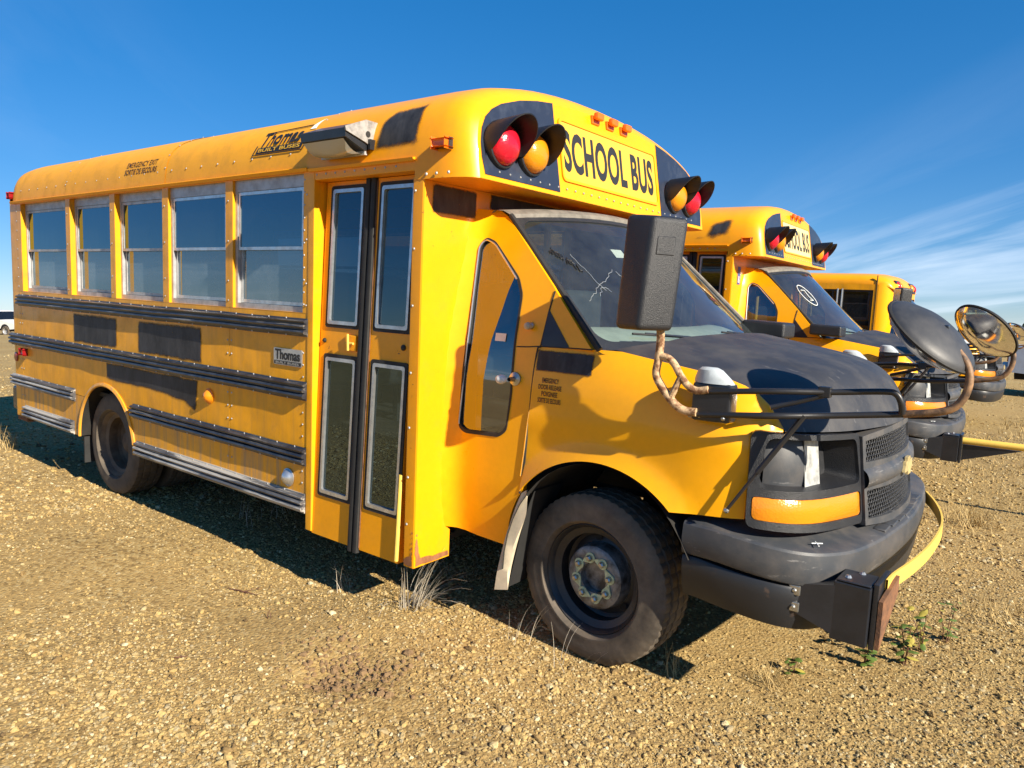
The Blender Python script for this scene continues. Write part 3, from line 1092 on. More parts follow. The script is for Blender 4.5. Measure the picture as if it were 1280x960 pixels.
    for sgn in (-1, 1):
        g.box(-5.4, 0.85, sgn * 0.42 - 0.035, sgn * 0.42 + 0.035, 0.43, 0.60)
    for x in (-5.2, -4.4, -3.2, -2.4, -1.6):
        g.box(x, x + 0.06, -1.15, 1.15, 0.60, 0.70)
    g.build('chassis_frame', UNDER, bus, smooth=False)
    g = G()
    g.tube([(-3.92, -0.95, 0.372), (-3.92, 0.95, 0.372)], 0.055, 12)
    g.lathe([(0, -0.16), (0.12, -0.12), (0.16, 0), (0.12, 0.12), (0, 0.16)], 14, lambda a, b, h: (-3.92 + h, a, 0.372 + b))
    g.build('rear_axle', UNDER, bus)
    g = G()
    g.rbox(-3.0, -1.75, -0.30, 0.35, 0.34, 0.58, 0.05)
    g.build('fuel_tank', UNDER, bus)
    # tail end: bumper end hanging below the skirt
    g = G()
    g.rbox(XR - 0.06, XR + 0.18, -1.19, 1.19, 0.42, 0.62, 0.02)
    g.build('rear_bumper', BLACK, bus)
    g = G()
    g.rbox(XR + 0.02, XR + 0.24, -1.188, -1.05, 0.335, 0.47, 0.02)
    g.build('bumper_bracket', RUST, bus)
    # mud flap behind the rear wheel
    for sgn in (-1, 1):
        g = G()
        g.box(-4.34, -4.325, sgn * 0.9 - 0.26, sgn * 0.9 + 0.26, 0.17, 0.62)
        g.build('mud_flap', RUBBER, bus, smooth=False)
    # ---- rivets
    g = G()
    for sgn in (-1, 1):
        n = (0, sgn, 0)
        y = sgn * (HW + 0.001)
        for z, x0, x1 in ((1.400, -5.36, -1.6), (1.314, -5.36, -1.6), (1.076, -5.5, -1.6), (0.984, -5.5, -1.6), (0.731, -5.5, -4.4), (0.640, -5.5, -4.4),
                          (0.731, -3.42, -1.6), (0.640, -3.42, -1.6), (0.484, -5.3, -4.45), (0.484, -3.35, -1.6), (0.398, -5.3, -4.45), (0.398, -3.35, -1.6)):
            x = x0 + 0.06
            while x < x1:
                dome(g, (x, sgn * (HW + 0.009), z), n, 0.0062)
                x += 0.155
        for x in (-5.39, -5.34, -2.30, -2.26, -1.60):
            z = 0.42
            while z < 2.1:
                if all(abs(z - q) > 0.07 for q in (1.357, 1.03, 0.686, 0.437)) and not (x in (-2.30, -2.26, -5.34) and 1.44 < z):
                    dome(g, (x, y, z), n, 0.0062)
                z += 0.062 if x > -1.7 else 0.075
        for k in range(5):
            for z in (1.47, 1.58, 1.80, 2.02):
                dome(g, (WIN_X[k] - 0.008, y - sgn * 0.0 + sgn * 0.001, z), n, 0.006)
    for x in np.arange(-5.3, -1.6, 0.17):
        yy, zz_ = roof_at(0.20, 0.002)
        dome(g, (x, yy, zz_), (0, -1, 0.35), 0.006)
    for x in (-4.43, -3.0, -1.57):
        for s in np.arange(0.22, 1.2, 0.085):
            yy, zz_ = roof_at(s, 0.004)
            dome(g, (x + 0.02 * (int(s * 100) % 2), yy, zz_), (0, -1, 1), 0.006)
    for y in np.arange(-1.0, 1.01, 0.075):
        dome(g, (tilt_x(-0.504, 2.09), y, 2.09), (1, 0, 0), 0.0055)
    for z in (2.0, 1.75, 1.5, 1.2, 0.95, 0.72, 0.5):
        dome(g, (-0.815, -1.2025, z), (0, -1, 0), 0.007)
    for x in (-0.75, -0.69, -0.62):
        dome(g, (x, -1.2045, 2.066), (0, -1, 0), 0.008)
    for x in np.arange(-1.5, -0.9, 0.07):
        dome(g, (x, -1.2035, 2.112), (0, -1, 0), 0.006)
    tag(g.build('rivets', ALU_DULL, bus), kind='stuff')


def mk_left_wall(bus):
    """closed left side in front of the windows (driver's flank)"""
    g = G()
    g.box(XB - 0.002, XW, 1.19, 1.2, 0.30, 2.13)
    return g.build('driver_side_wall', YEL_SIDE, bus, smooth=False)


def build_lamps(bus):
    # eight-way warning lamps, red outside and amber inside, each with a black visor
    for y, m in ((-0.985, L_RED), (-0.77, L_AMB), (0.70, L_AMB), (0.905, L_RED)):
        z = 2.205
        x0 = tilt_x(-0.504, z)
        fr = lambda a, b, h, y=y, z=z, x0=x0: (x0 + h, y + a, z + b)
        g = G()
        g.lathe([(0.100, 0.0), (0.103, 0.012), (0.096, 0.03), (0.088, 0.032), (0.088, 0.012)], 30, fr)
        w = g.build('warning_lamp', BLACK, bus)
        g = G()
        g.lathe([(0.088, 0.02), (0.084, 0.042), (0.070, 0.062), (0.045, 0.078), (0.018, 0.084), (0.0, 0.085)], 30, fr)
        g.build('lens', m, w)
        # visor: shell over the top half, longest at the crown
        g = G()
        V, F = [], []
        n = 22
        for sh in (0.106, 0.101):
            for i in range(n + 1):
                a = R(-22 + 224 * i / n)
                L = 0.045 + 0.120 * max(0.0, math.sin((a + R(22)) / R(224) * pi)) ** 0.8
                for j in range(4):
                    t = j / 3
                    rr = sh * (1 + 0.05 * t)
                    V.append(fr(rr * math.cos(a), rr * math.sin(a) + 0.006 * t, 0.0 + L * t))
        m4 = (n + 1) * 4
        for i in range(n):
            for j in range(3):
                q = i * 4 + j
                F.append((q, q + 4, q + 5, q + 1))
                F.append((m4 + q, m4 + q + 1, m4 + q + 5, m4 + q + 4))
            F.append((i * 4 + 3, i * 4 + 7, m4 + i * 4 + 7, m4 + i * 4 + 3))
        g.add(V, F)
        g.build('visor', VISOR, w)
    # three clearance lamps
    for y in (-0.148, 0.0, 0.148):
        z = 2.497
        x0 = tilt_x(-0.511, z) - 0.006
        g = G()
        g.rbox(x0, x0 + 0.022, y - 0.038, y + 0.038, z - 0.032, z + 0.012, 0.006)
        w = g.build('clearance_lamp', L_ORG, bus)
        g = G()
        g.rbox(x0 + 0.0221, x0 + 0.052, y - 0.034, y + 0.034, z - 0.012, z + 0.026, 0.010)
        g.build('lens', L_ORG, w)
    # side marker lamps
    for sgn in (-1, 1):
        g = G()
        g.rbox(-0.69, -0.61, sgn * 1.2, sgn * 1.214, 2.166, 2.202, 0.006)
        w = g.build('side_marker_lamp', BLACK, bus)
        g = G()
        g.rbox(-0.688, -0.612, sgn * 1.21, sgn * 1.236, 2.168, 2.200, 0.010)
        g.build('lens', L_ORG, w)
        g = G()
        g.rbox(XR + 0.04, XR + 0.10, sgn * 1.165, sgn * 1.205, 2.185, 2.222, 0.010)
        g.build('rear_marker_lamp', L_DRED, bus)
        g = G()
        g.rbox(-5.345, -5.26, sgn * 1.2, sgn * 1.228, 0.915, 0.955, 0.01)
        g.build('side_marker_lamp', L_DRED, bus)
        for (x, z, r, m, nm) in ((-2.496, 0.898, 0.042, L_AMB, 'turn_lamp'), (-1.716, 0.552, 0.045, ALU, 'filler_cap'), (-5.50, 0.880, 0.036, L_DRED, 'reflector')):
            g = G()
            g.lathe([(0, 0.035 if nm != 'reflector' else 0.008), (r * 0.45, 0.032 if nm != 'reflector' else 0.008), (r * 0.8, 0.018 if nm != 'reflector' else 0.007), (r, 0.006), (r * 1.1, 0.004), (r * 1.1, 0)], 20,
                    lambda a, b, h, x=x, z=z: (x + a, sgn * (HW + 0.002 + h), z + b))
            g.build(nm, m, bus)


def build_flood_lamp(bus):
    """entrance flood lamp in a wedge housing on the roof flank"""
    # section in (y, z), extruded along x; front end plate is bare metal
    sec = [(-1.15, 2.312), (-1.235, 2.318), (-1.350, 2.270), (-1.346, 2.232), (-1.235, 2.19), (-1.185, 2.20)]
    g = G()
    g.sweep([(a, b) for a, b in sec], [lambda a, b, x=x: (x, a, b) for x in (-1.435, -1.115)])
    h = g.build('flood_lamp', BLACK, bus, smooth=False)
    g = G()
    g.sweep([(a + 0.002, b) for a, b in [(-1.15, 2.322), (-1.238, 2.324), (-1.358, 2.274), (-1.352, 2.256), (-1.24, 2.225), (-1.19, 2.205)]], [lambda a, b, x=x: (x, a, b) for x in (-1.1145, -1.106)])
    g.build('end_plate', PLATE, h, smooth=False)
    g = G()
    g.lathe([(0.0, 0.0), (0.014, 0.0)], 14, lambda a, b, q: (-1.1045, -1.225 + a, 2.262 + b))
    g.build('cable_hole', RUBBER, h)
    g = G()
    g.grid(lambda a, b: (-1.425 + 0.29 * a, -1.342 + 0.115 * b, 2.226 - 0.045 * b - 0.035 * math.sin(b * pi) * (0.6 + 0.4 * math.sin(a * pi))), 8, 6)
    g.build('lens', L_CLR, h)
    g = G()
    g.box(-1.43, -1.12, -1.232, -1.217, 2.172, 2.192)
    g.build('lens_frame', ALU_DULL, h, smooth=False)
    g = G()
    g.box(-1.105, -1.09, -1.225, -1.18, 2.195, 2.24)
    g.build('mounting_tab', BLACK, h, smooth=False)


def build_sign(bus, board_mat, text_mat):
    g = G()
    o = rrect(-0.505, 0.505, 2.128, 2.432, 0.03, 4)
    i = rrect(-0.492, 0.492, 2.141, 2.419, 0.024, 4)
    fr = panel('sign_board', i, lambda y, z, d: (tilt_x(-0.5065, z) - d, y, z), board_mat, bus, res=0.4, thick=0.002)
    panel('sign_frame', o, lambda y, z, d: (tilt_x(-0.501, z) - d, y, z), YEL, fr, [i], res=0.4, thick=0.007, ang=30)
    text_fit('sign_lettering', 'SCHOOL BUS', 0.935, 0.203, lambda u, v, d: (tilt_x(-0.5052, 2.178 + v), -0.475 + u, 2.178 + v), text_mat, fr, bold=0.034, space=1.06)

# ------------------------------------------------------------------ cab and nose (cutaway van chassis)


def interp(x, xs, ys):
    return float(np.interp(x, xs, ys))


def cab_y(z):
    return interp(z, [0.43, 0.55, 0.7, 1.0, 1.2, 1.37, 1.6, 1.8, 1.95, 2.0], [0.945, 0.97, 0.985, 0.985, 0.98, 0.96, 0.91, 0.86, 0.80, 0.775])


def cab_fn(sgn, off=0.0):
    def f(x, z, d):
        y = cab_y(z) + off - d
        if x < -0.68:
            y += 0.045 * ((-0.68 - x) / 0.085) ** 2
        # shallow shelf pressed round the window
        return (x, sgn * y, z)
    return f


FARCH = (0.06, 0.435, 0.475)


def hood_u(x):
    return max(0.0, min(1.0, (x - 0.07) / 0.67))


def hood_edge_z(x):
    u = hood_u(x)
    return 1.365 - 0.10 * u - 0.145 * u ** 9


def hood_w(u):
    return 0.930 - 0.05 * u - 0.03 * u ** 4


def plan_front(y):
    return interp(abs(y), [0, 0.2, 0.45, 0.6, 0.72, 0.80, 0.86, 0.9], [0.965, 0.952, 0.908, 0.868, 0.82, 0.775, 0.735, 0.70])


def fender_fn(sgn):
    def f(x, z, d):
        zt = hood_edge_z(x)
        w = hood_w(hood_u(x)) if x > 0.07 else 0.930 + (0.955 - 0.930) * min(1, (0.07 - x) / 0.25)
        full = 0.985 - 0.55 * max(0.0, x - 0.40) ** 2
        if x > 0.60:
            full -= 0.9 * (x - 0.60) ** 1.6
        if z < 0.7:
            full -= 0.10 * (0.7 - z)
        t = max(0.0, min(1.0, (zt - z) / 0.24))
        y = w + (full - w) * math.sin(t * pi / 2) ** 0.85
        r = math.hypot(x - FARCH[0], z - FARCH[1])
        q = (r - FARCH[2]) / 0.075
        if 0 <= q < 1.0:
            y += 0.026 * (1 - q) ** 0.8 * (0.4 + 0.6 * math.cos(q * pi / 2))
        elif q < 0:
            y += 0.026
        # long crease above the arch
        y += 0.007 * math.exp(-((z - 1.05 - 0.04 * x) / 0.045) ** 2)
        return (x, sgn * (y - d), z)
    return f


def hood_pt(u, v, d=0.0):
    y = v * hood_w(u)
    x0 = 0.07 + 0.15 * (1 - v * v)
    x1 = plan_front(y)
    if abs(v) > 0.9:
        x1 = x1
    x = x0 + (x1 - x0) * u
    ze = 1.365 - 0.10 * u - (0.145 + 0.022 * (1 - v * v)) * u ** 9
    crown = 0.055 * (1 - v * v) ** 0.8 * (1 - 0.35 * u) * (1 - u ** 12)
    rdg = 0.010 * (1 / (1 + math.exp((abs(v) - 0.62 + 0.10 * u) / 0.02))) * (1 - u ** 10)
    return (x, y, ze + crown + rdg - d)


FP = None


def front_curve():
    half = [(0.655, -0.952), (0.725, -0.925), (0.79, -0.865), (0.835, -0.76), (0.868, -0.61), (0.893, -0.45)]
    mid = [(0.93, -0.225), (0.942, 0.0)]
    pts = half + mid
    full = pts + [(x, -y) for x, y in pts[-2::-1]]
    return [(p.x, p.y) for p in spline([Vector((a, b, 0)) for a, b in full], 8)]


FC = front_curve()
FS = [0.0]
for a_, b_ in zip(FC, FC[1:]):
    FS.append(FS[-1] + math.hypot(b_[0] - a_[0], b_[1] - a_[1]))
FL = FS[-1]
FX = [p[0] for p in FC]
FY = [p[1] for p in FC]


def front_pt(s, z, d=0.0):
    x, y = interp(s, FS, FX), interp(s, FS, FY)
    e = 0.004
    tx, ty = interp(min(s + e, FL), FS, FX) - interp(max(s - e, 0), FS, FX), interp(min(s + e, FL), FS, FY) - interp(max(s - e, 0), FS, FY)
    L = math.hypot(tx, ty)
    nx, ny = ty / L, -tx / L
    ln = 0.13 * (1.08 - z)
    return (x + nx * (ln - d), y + ny * (ln - d) * 0.8, z)


def s_of_y(y):
    return interp(y, FY, FS)


def shield_pt(u, v, d=0.0):
    x = -0.60 * v + (1 - u * u) * (0.165 - 0.03 * v)
    y = u * (0.955 + (0.812 - 0.955) * v)
    z = 1.357 + (1.925 - 1.357) * v + (1 - u * u) * 0.055 * v
    n = Vector((0.66, 0.30 * u, 0.70)).normalized()
    return (x - n.x * d, y - n.y * d, z - n.z * d)


WINP = [(-0.701, 0.955), (-0.668, 0.934), (-0.470, 0.944), (-0.428, 0.978), (-0.412, 1.143), (-0.425, 1.564), (-0.459, 1.634), (-0.629, 1.797), (-0.691, 1.82), (-0.715, 1.786), (-0.685, 1.372)]


def scale_poly(p, k):
    cx = sum(a for a, b in p) / len(p)
    cz = sum(b for a, b in p) / len(p)
    o = []
    for a, b in p:
        L = math.hypot(a - cx, b - cz)
        o.append((a + (a - cx) / L * k, b + (b - cz) / L * k))
    return o


def build_wheel(bus, x, y, face, steer, r, w, tyre_mat, rim_mat, front):
    """one wheel; face = -1 outer face to the right, +1 to the left"""
    cs, sn = math.cos(steer), math.sin(steer)

    def T(a, b, h):       # a, b in the wheel plane, h outwards
        px, py = a, face * h
        return (x + px * cs - py * sn, y + px * sn + py * cs, r + b)
    g = G()
    hw = w / 2
    if front:
        rim = [(0.188, -hw * 0.8), (0.205, -hw * 0.72), (0.19, -hw * 0.5), (0.19, hw * 0.45), (0.222, hw * 0.60), (0.238, hw * 0.68), (0.242, hw * 0.78), (0.235, hw * 0.82), (0.226, hw * 0.72),
               (0.212, hw * 0.45), (0.200, hw * 0.05), (0.175, -0.010), (0.146, 0.002)]
        disc = [(0.146, 0.002), (0.142, 0.045), (0.137, 0.064), (0.126, 0.071), (0.100, 0.072), (0.066, 0.072), (0.064, 0.040), (0.0, 0.036)]
    else:
        rim = [(0.205, -hw * 0.72), (0.19, -hw * 0.5), (0.19, hw * 0.45), (0.222, hw * 0.60), (0.238, hw * 0.68), (0.242, hw * 0.78), (0.235, hw * 0.82), (0.220, hw * 0.66),
               (0.196, hw * 0.2), (0.186, -0.035), (0.150, -0.060), (0.118, -0.062)]
        disc = [(0.118, -0.062), (0.112, -0.045), (0.085, -0.042), (0.075, 0.0), (0.062, 0.01), (0.0, 0.012)]
    g.lathe(rim, 44, T)
    wh = g.build('wheel', rim_mat, bus)
    g = G()
    g.lathe(disc, 40, T)
    g.build('hub', HUBGREY if front else rim_mat, wh)
    if front:
        for k in range(8):
            a = 2 * pi * k / 8 + 0.22
            ca, sa = math.cos(a), math.sin(a)
            c = (0.088 * ca, 0.088 * sa)
            g = G()
            g.lathe([(0.0, 0.098), (0.009, 0.097), (0.0135, 0.092), (0.0135, 0.069)], 6, lambda p, q, h: T(c[0] + p, c[1] + q, h))
            g.build('lug_nut', STEEL, wh, ang=25)
            # pointer ring: disc round the nut with a tongue reaching towards the next nut
            b = a + pi / 2 + 0.36
            tip = (c[0] + 0.048 * math.cos(b), c[1] + 0.048 * math.sin(b))
            pl = []
            for j in range(11):
                t = b + 0.75 + (2 * pi - 1.5) * j / 10
                pl.append((c[0] + 0.0235 * math.cos(t), c[1] + 0.0235 * math.sin(t)))
            pl.append(tip)
            panel('nut_pointer', pl, lambda p, q, d: T(p, q, 0.078 + 0.001 * (k % 2) - d), NUTYEL, wh, res=0.1, thick=0.005)
        for k in range(5):
            a = 2 * pi * k / 5 + 0.5
            pl = [(0.162 * math.cos(a) + 0.020 * math.cos(t) * -math.sin(a) + 0.013 * math.sin(t) * math.cos(a),
                   0.162 * math.sin(a) + 0.020 * math.cos(t) * math.cos(a) + 0.013 * math.sin(t) * math.sin(a)) for t in np.linspace(0, 2 * pi, 14)[:-1]]
            panel('rim_hole', pl, lambda p, q, d: T(p, q, 0.0005 + 0.012 * (math.hypot(p, q) - 0.16) / 0.025 * 0 + 0.004 - d), UNDER, wh, res=0.1, thick=0)
        # open rim behind: dark disc
    else:
        for k in range(8):
            a = 2 * pi * k / 8
            g = G()
            g.lathe([(0.0, 0.0), (0.012, -0.002), (0.014, -0.05)], 6, lambda p, q, h: T(0.098 * math.cos(a) + p, 0.098 * math.sin(a) + q, h - 0.02))
            g.build('lug_nut', rim_mat, wh)
    # tyre: sidewalls, shoulders and a ribbed tread with cut shoulder blocks
    n = 168
    prof = [(0.232, -hw * 0.78, 0), (0.25, -hw * 0.97, 0), (0.295, -hw * 1.03, 0), (0.335, -hw * 0.97, 0), (r - 0.018, -hw * 0.90, 1), (r - 0.004, -hw * 0.80, 2), (r - 0.002, -hw * 0.50, 2),
            (r - 0.012, -hw * 0.47, 0), (r - 0.012, -hw * 0.41, 0), (r, -hw * 0.38, 3), (r, -hw * 0.07, 3), (r - 0.011, -hw * 0.05, 0), (r - 0.011, hw * 0.02, 0), (r, hw * 0.05, 3), (r, hw * 0.38, 3),
            (r - 0.012, hw * 0.41, 0), (r - 0.012, hw * 0.47, 0), (r - 0.002, hw * 0.50, 2), (r - 0.004, hw * 0.80, 2), (r - 0.018, hw * 0.90, 1), (0.338, hw * 0.96, 0), (0.330, hw * 0.985, 0), (0.322, hw * 1.00, 0),
            (0.295, hw * 1.03, 0), (0.268, hw * 1.01, 0), (0.262, hw * 1.025, 0), (0.254, hw * 1.015, 0), (0.249, hw * 0.96, 0), (0.244, hw * 0.88, 0), (0.238, hw * 0.76, 0)]
    V, F = [], []
    m = len(prof)
    for i in range(n):
        a = 2 * pi * i / n
        for (rr, h, k) in prof:
            q = rr
            if k == 2 and i % 3 == 0:
                q -= 0.005
            if k == 1 and i % 3 == 0:
                q -= 0.003
            if k == 3 and i % 4 == 0:
                q -= 0.005
            # flat spot where the tyre carries the load
            bb = q * math.sin(a)
            hh = h
            if bb < -r + 0.016:
                bb = -r + 0.016 - 0.001
                hh = h * 1.03
            V.append(T(q * math.cos(a), bb, hh))
    for i in range(n):
        j = (i + 1) % n
        for k in range(m - 1):
            F.append((i * m + k, j * m + k, j * m + k + 1, i * m + k + 1))
    ty = G().add(V, F).build('tyre', tyre_mat, wh, ang=32)
    if front:
        g = G()
        for (txt, a0, rad, hgt, wd) in (('TRACTION', 2.35, 0.279, 0.030, 1.25), ('RADIAL', -0.55, 0.279, 0.026, 0.85)):
            Vt, Ft = text_geo(txt, 1.0, 0.01)
            x1, x0 = max(v[0] for v in Vt), min(v[0] for v in Vt)
            VV = []
            for v in Vt:
                t = a0 - (v[0] - x0) / (x1 - x0) * wd
                rr = rad + v[1] * hgt
                VV.append(T(rr * math.cos(t) * (-face), rr * math.sin(t), hw * 1.028 + 0.0015))
            g.add(VV, Ft)
        for k in range(40):
            a = 2 * pi * k / 40 + 0.03
            if math.sin(a) < -0.94:
                continue
            g.add([T(rr * math.cos(a + q), rr * math.sin(a + q), hh) for rr, hh in ((0.329, hw * 0.992), (0.352, hw * 0.935)) for q in (0, 0.012)], [(0, 1, 3, 2)])
    return wh


def lens_sheet(name, s0, s1, z0, z1, off, mat, parent, dz=0.0):
    g = G()
    g.grid(lambda a, b: front_pt(s0 + (s1 - s0) * a, z0 + (z1 - z0) * b + dz * (a - .5), -off - 0.006 * math.sin(b * pi)), 14, 4)
    return g.build(name, mat, parent)


def build_cab(bus):
    # ---- flanks
    for sgn in (-1, 1):
        cf = cab_fn(sgn)
        fa = math.degrees(math.atan2(0.285, -0.385))
        outline = [(-0.80, 0.46), (-0.60, 0.438), (-0.435, 0.432)] + arc(*FARCH, 180, fa, 8)[1:] + \
                  [(-0.320, 0.80), (-0.303, 1.10), (-0.293, 1.329), (-0.274, 1.352), (-0.14, 1.356), (-0.02, 1.357), (-0.145, 1.487), (-0.264, 1.612), (-0.45, 1.79), (-0.60, 1.925), (-0.66, 1.957), (-0.80, 1.966)]
        win = round_poly(WINP, 0.02, 3)
        hole = scale_poly(win, 0.010)
        cs = panel('cab_door', outline, cf, YEL_CAB, bus, [hole], res=0.05, thick=0.03, ang=45)
        panel('window_seal', scale_poly(win, 0.012), cab_fn(sgn, 0.003), RUBBER, cs, [scale_poly(win, -0.004)], res=0.05, thick=0.03, ang=30)
        g = G()
        g.tube([cab_fn(sgn, 0.006)(a, b, 0) for a, b in win[-18:] + win[:2]], 0.004, 6)
        g.build('window_chrome_bead', ALU, cs)
        panel('pane', scale_poly(win, -0.004), cab_fn(sgn, -0.008), G_CAB, cs, res=0.06, thick=0)
        # sail panel, seams
        panel('sail_panel', round_poly([(-0.272, 1.356), (-0.263, 1.511), (-0.129, 1.358)], 0.008, 2), cab_fn(sgn, 0.003), BLACK, cs, res=0.06, thick=0.004)
        for pts, rad, m in (([(-0.338, 0.70), (-0.320, 0.80), (-0.303, 1.10), (-0.293, 1.329), (-0.278, 1.352), (-0.272, 1.40), (-0.262, 1.515), (-0.250, 1.59)], 0.0045, RUBBER),
                            ([(-0.405, 1.343), (-0.34, 1.347), (-0.278, 1.353), (-0.14, 1.357), (-0.02, 1.359)], 0.003, RUBBER)):
            g = G()
            g.tube([cab_fn(sgn, -0.001)(p.x, p.y, 0) for p in spline([Vector((a, b, 0)) for a, b in pts], 4)], rad, 6)
            g.build('door_gap', m, cs)
        g = G()
        g.tube([cab_fn(sgn, 0.004)(p.x, p.y, 0) for p in spline([Vector((-0.332, 0.78, 0)), Vector((-0.318, 0.90, 0)), Vector((-0.309, 1.0, 0)), Vector((-0.302, 1.07, 0))], 4)], [0.0035] * 13, 6)
        g.build('door_edge_guard', CHROME, cs)
        # ---- fender
        ft = fender_fn(sgn)
        top = [(x, hood_edge_z(x) - 0.001) for x in np.linspace(0.10, 0.735, 14)]
        fo = [(-0.318, 0.802), (-0.301, 1.10), (-0.291, 1.329), (-0.272, 1.353), (-0.14, 1.357), (0.0, 1.359)] + top + [(0.735, 1.118), (0.66, 1.122), (0.656, 0.95), (0.65, 0.795)] + \
            arc(*FARCH, math.degrees(math.atan2(0.345, 0.33)), fa, 26)
        panel('fender', fo, ft, YEL_CAB, bus, res=0.04, thick=0.012, ang=50)
        # inner wheel house
        g = G()
        g.grid(lambda a, b: (FARCH[0] - 0.47 * math.cos(a * 0.84 * pi) * 1.0, sgn * (0.996 - b * 0.66), FARCH[1] - 0.1 + 0.565 * math.sin(a * 0.84 * pi)), 18, 1)
        g.build('wheel_house', UNDER, bus)
        # cream splash flap behind the front wheel
        g = G()
        flap = [(-0.325, 0.705), (-0.36, 0.62), (-0.405, 0.48), (-0.44, 0.33), (-0.455, 0.225)]
        sp = spline([Vector((a, b, 0)) for a, b in flap], 5)
        V, F = [], []
        for i, p in enumerate(sp):
            t = i / (len(sp) - 1)
            for yy, dx in ((0.987, 0.0), (0.982, 0.065 + 0.012 * math.sin(t * 7)), (0.972, 0.066)):
                V.append((p.x + dx * (0.35 + 0.65 * min(1, t * 3)), sgn * yy, p.y + dx * 0.25))
        for i in range(len(sp) - 1):
            for k in range(2):
                F.append((i * 3 + k, i * 3 + k + 1, i * 3 + k + 4, i * 3 + k + 3))
        g.add(V, F)
        g.build('splash_flap', CREAM, bus)
        g = G()
        g.grid(lambda a, b: (-0.30 - 0.12 * a ** 0.8 + 0.03, sgn * (0.968 - 0.22 * b), 0.72 - 0.47 * a), 8, 1)
        g.build('splash_flap_liner', RUBBER, bus)
    # ---- hood and cowl
    g = G()
    g.grid(lambda a, b: hood_pt(a, -1 + 2 * b), 34, 48)
    g.build('hood', HOODBLK, bus, ang=60)
    g = G()
    g.grid(lambda a, b: tuple(Vector(shield_pt(-1 + 2 * b, 0.0)).lerp(Vector(hood_pt(0, -1 + 2 * b)), a * 1.08) - Vector((0, 0, 0.006 + 0.012 * math.sin(a * pi)))), 4, 30)
    g.build('cowl', PLASTIC, bus)
    # ---- windshield
    hole = rrect(-0.955, 0.955, 0.055, 0.955, 0.08, 6)
    panel('windshield_trim', [(-1, 0), (1, 0), (1, 1), (-1, 1)], lambda u, v, d: shield_pt(u, v, d - 0.003), PLASTIC, bus, [hole], res=0.12, thick=0.008)
    ws = panel('windshield', rrect(-0.965, 0.965, 0.045, 0.965, 0.08, 6), lambda u, v, d: shield_pt(u, v, d + 0.003), G_SHIELD, bus, res=0.09, thick=0)
    # roof of the cab and the strip above the windshield
    g = G()
    g.grid(lambda a, b: (lambda t, b: (t[0] + (-0.81 - t[0]) * a, t[1], t[2] + 0.015 * a))(shield_pt(-1 + 2 * b, 1.0), b), 4, 24)
    g.build('cab_roof', YEL_CAB, bus)
    g = G()
    n = 24
    V, F = [], []
    for i in range(n + 1):
        u = -1 + 2 * i / n
        t = Vector(shield_pt(u, 1.0))
        for dx, dz in ((0.012, -0.012), (0.010, 0.010), (-0.03, 0.028), (-0.085, 0.034), (-0.10, 0.02)):
            V.append((t.x + dx, t.y * 1.005, t.z + dz))
    for i in range(n):
        for k in range(4):
            F.append((i * 5 + k, i * 5 + k + 1, i * 5 + k + 6, i * 5 + k + 5))
    g.add(V, F)
    g.build('roof_weather_strip', GREY_STRIP, bus)
    for sgn in (-1, 1):
        g = G()
        g.tube([(lambda q: (q[0], q[1] * 1.003, q[2]))(shield_pt(sgn * 0.985, t, -0.006)) for t in np.linspace(0, 1, 9)], 0.013, 8)
        g.build('pillar_moulding', GREY_STRIP if sgn > 0 else RUBBER, bus)
    # wipers
    for (u0, u1, v1) in ((-0.10, -0.66, 0.10), (0.72, 0.15, 0.10)):
        g = G()
        a = Vector(shield_pt(u0, 0.0, -0.02))
        b = Vector(shield_pt((u0 + u1) / 2, 0.05, -0.03))
        c = Vector(shield_pt(u1, v1, -0.012))
        g.tube([a, b, c], [0.008, 0.006, 0.004], 6)
        w = g.build('wiper', BLACK, bus)
        g = G()
        g.tube([shield_pt(u1 + (u0 - u1) * (t - .15) * 1.0, v1 * (1 - t * 0.45), -0.010) for t in np.linspace(0, 0.85, 8)], 0.005, 6)
        g.build('blade', RUBBER, w)
    # ---- cab interior
    g = G()
    g.grid(lambda a, b: (-0.03 + 0.16 * math.sin(b * pi) - a * 0.36, -0.88 + 1.76 * b, 1.352 + 0.085 * math.sin(min(1, a * 1.2) * pi * 0.55) - 0.3 * max(0, a - 0.85)), 10, 12)
    g.build('dashboard', DASH, bus)
    g = G()
    g.box(-0.30, -0.24, -0.9, 0.9, 0.85, 1.27)
    g.build('dashboard_front', INTER, bus, smooth=False)
    g = G()
    nrm = Vector((-0.75, 0, 0.66))
    ax = Vector((0.66, 0, 0.75))
    g.tube([Vector((-0.42, 0.47, 1.28)) + (Vector((0, 1, 0)) * math.cos(t) + ax * math.sin(t)) * 0.19 for t in np.linspace(0, 2 * pi, 28)[:-1]], 0.013, 8, closed=True)
    for t in (0.3, pi - 0.3, -pi / 2):
        g.tube([(-0.42, 0.47, 1.28), Vector((-0.42, 0.47, 1.28)) + (Vector((0, 1, 0)) * math.cos(t) + ax * math.sin(t)) * 0.19], 0.012, 6)
    g.tube([(-0.42, 0.47, 1.28), (-0.25, 0.47, 1.13)], 0.03, 10)
    g.build('steering_wheel', RUBBER, bus)
    g = G()
    g.rbox(-0.98, -0.55, 0.22, 0.72, 0.85, 1.02, 0.05, 3)
    g.rbox(-1.12, -0.98, 0.22, 0.72, 0.95, 1.62, 0.05, 3)
    g.build('driver_seat', SEATM, bus)
    g = G()
    g.tube([(-0.86, -0.13, 0.73), (-0.86, -0.13, 2.03)], 0.02, 10)
    g.build('stanchion_pole', YEL_ARM, bus)
    g = G()
    g.box(-0.80, -0.46, -0.93, 0.93, 0.60, 0.63)
    g.box(-0.46, 0.0, -0.30, 0.30, 0.60, 0.63)
    g.build('cab_floor', INTER, bus, smooth=False)
    g = G()
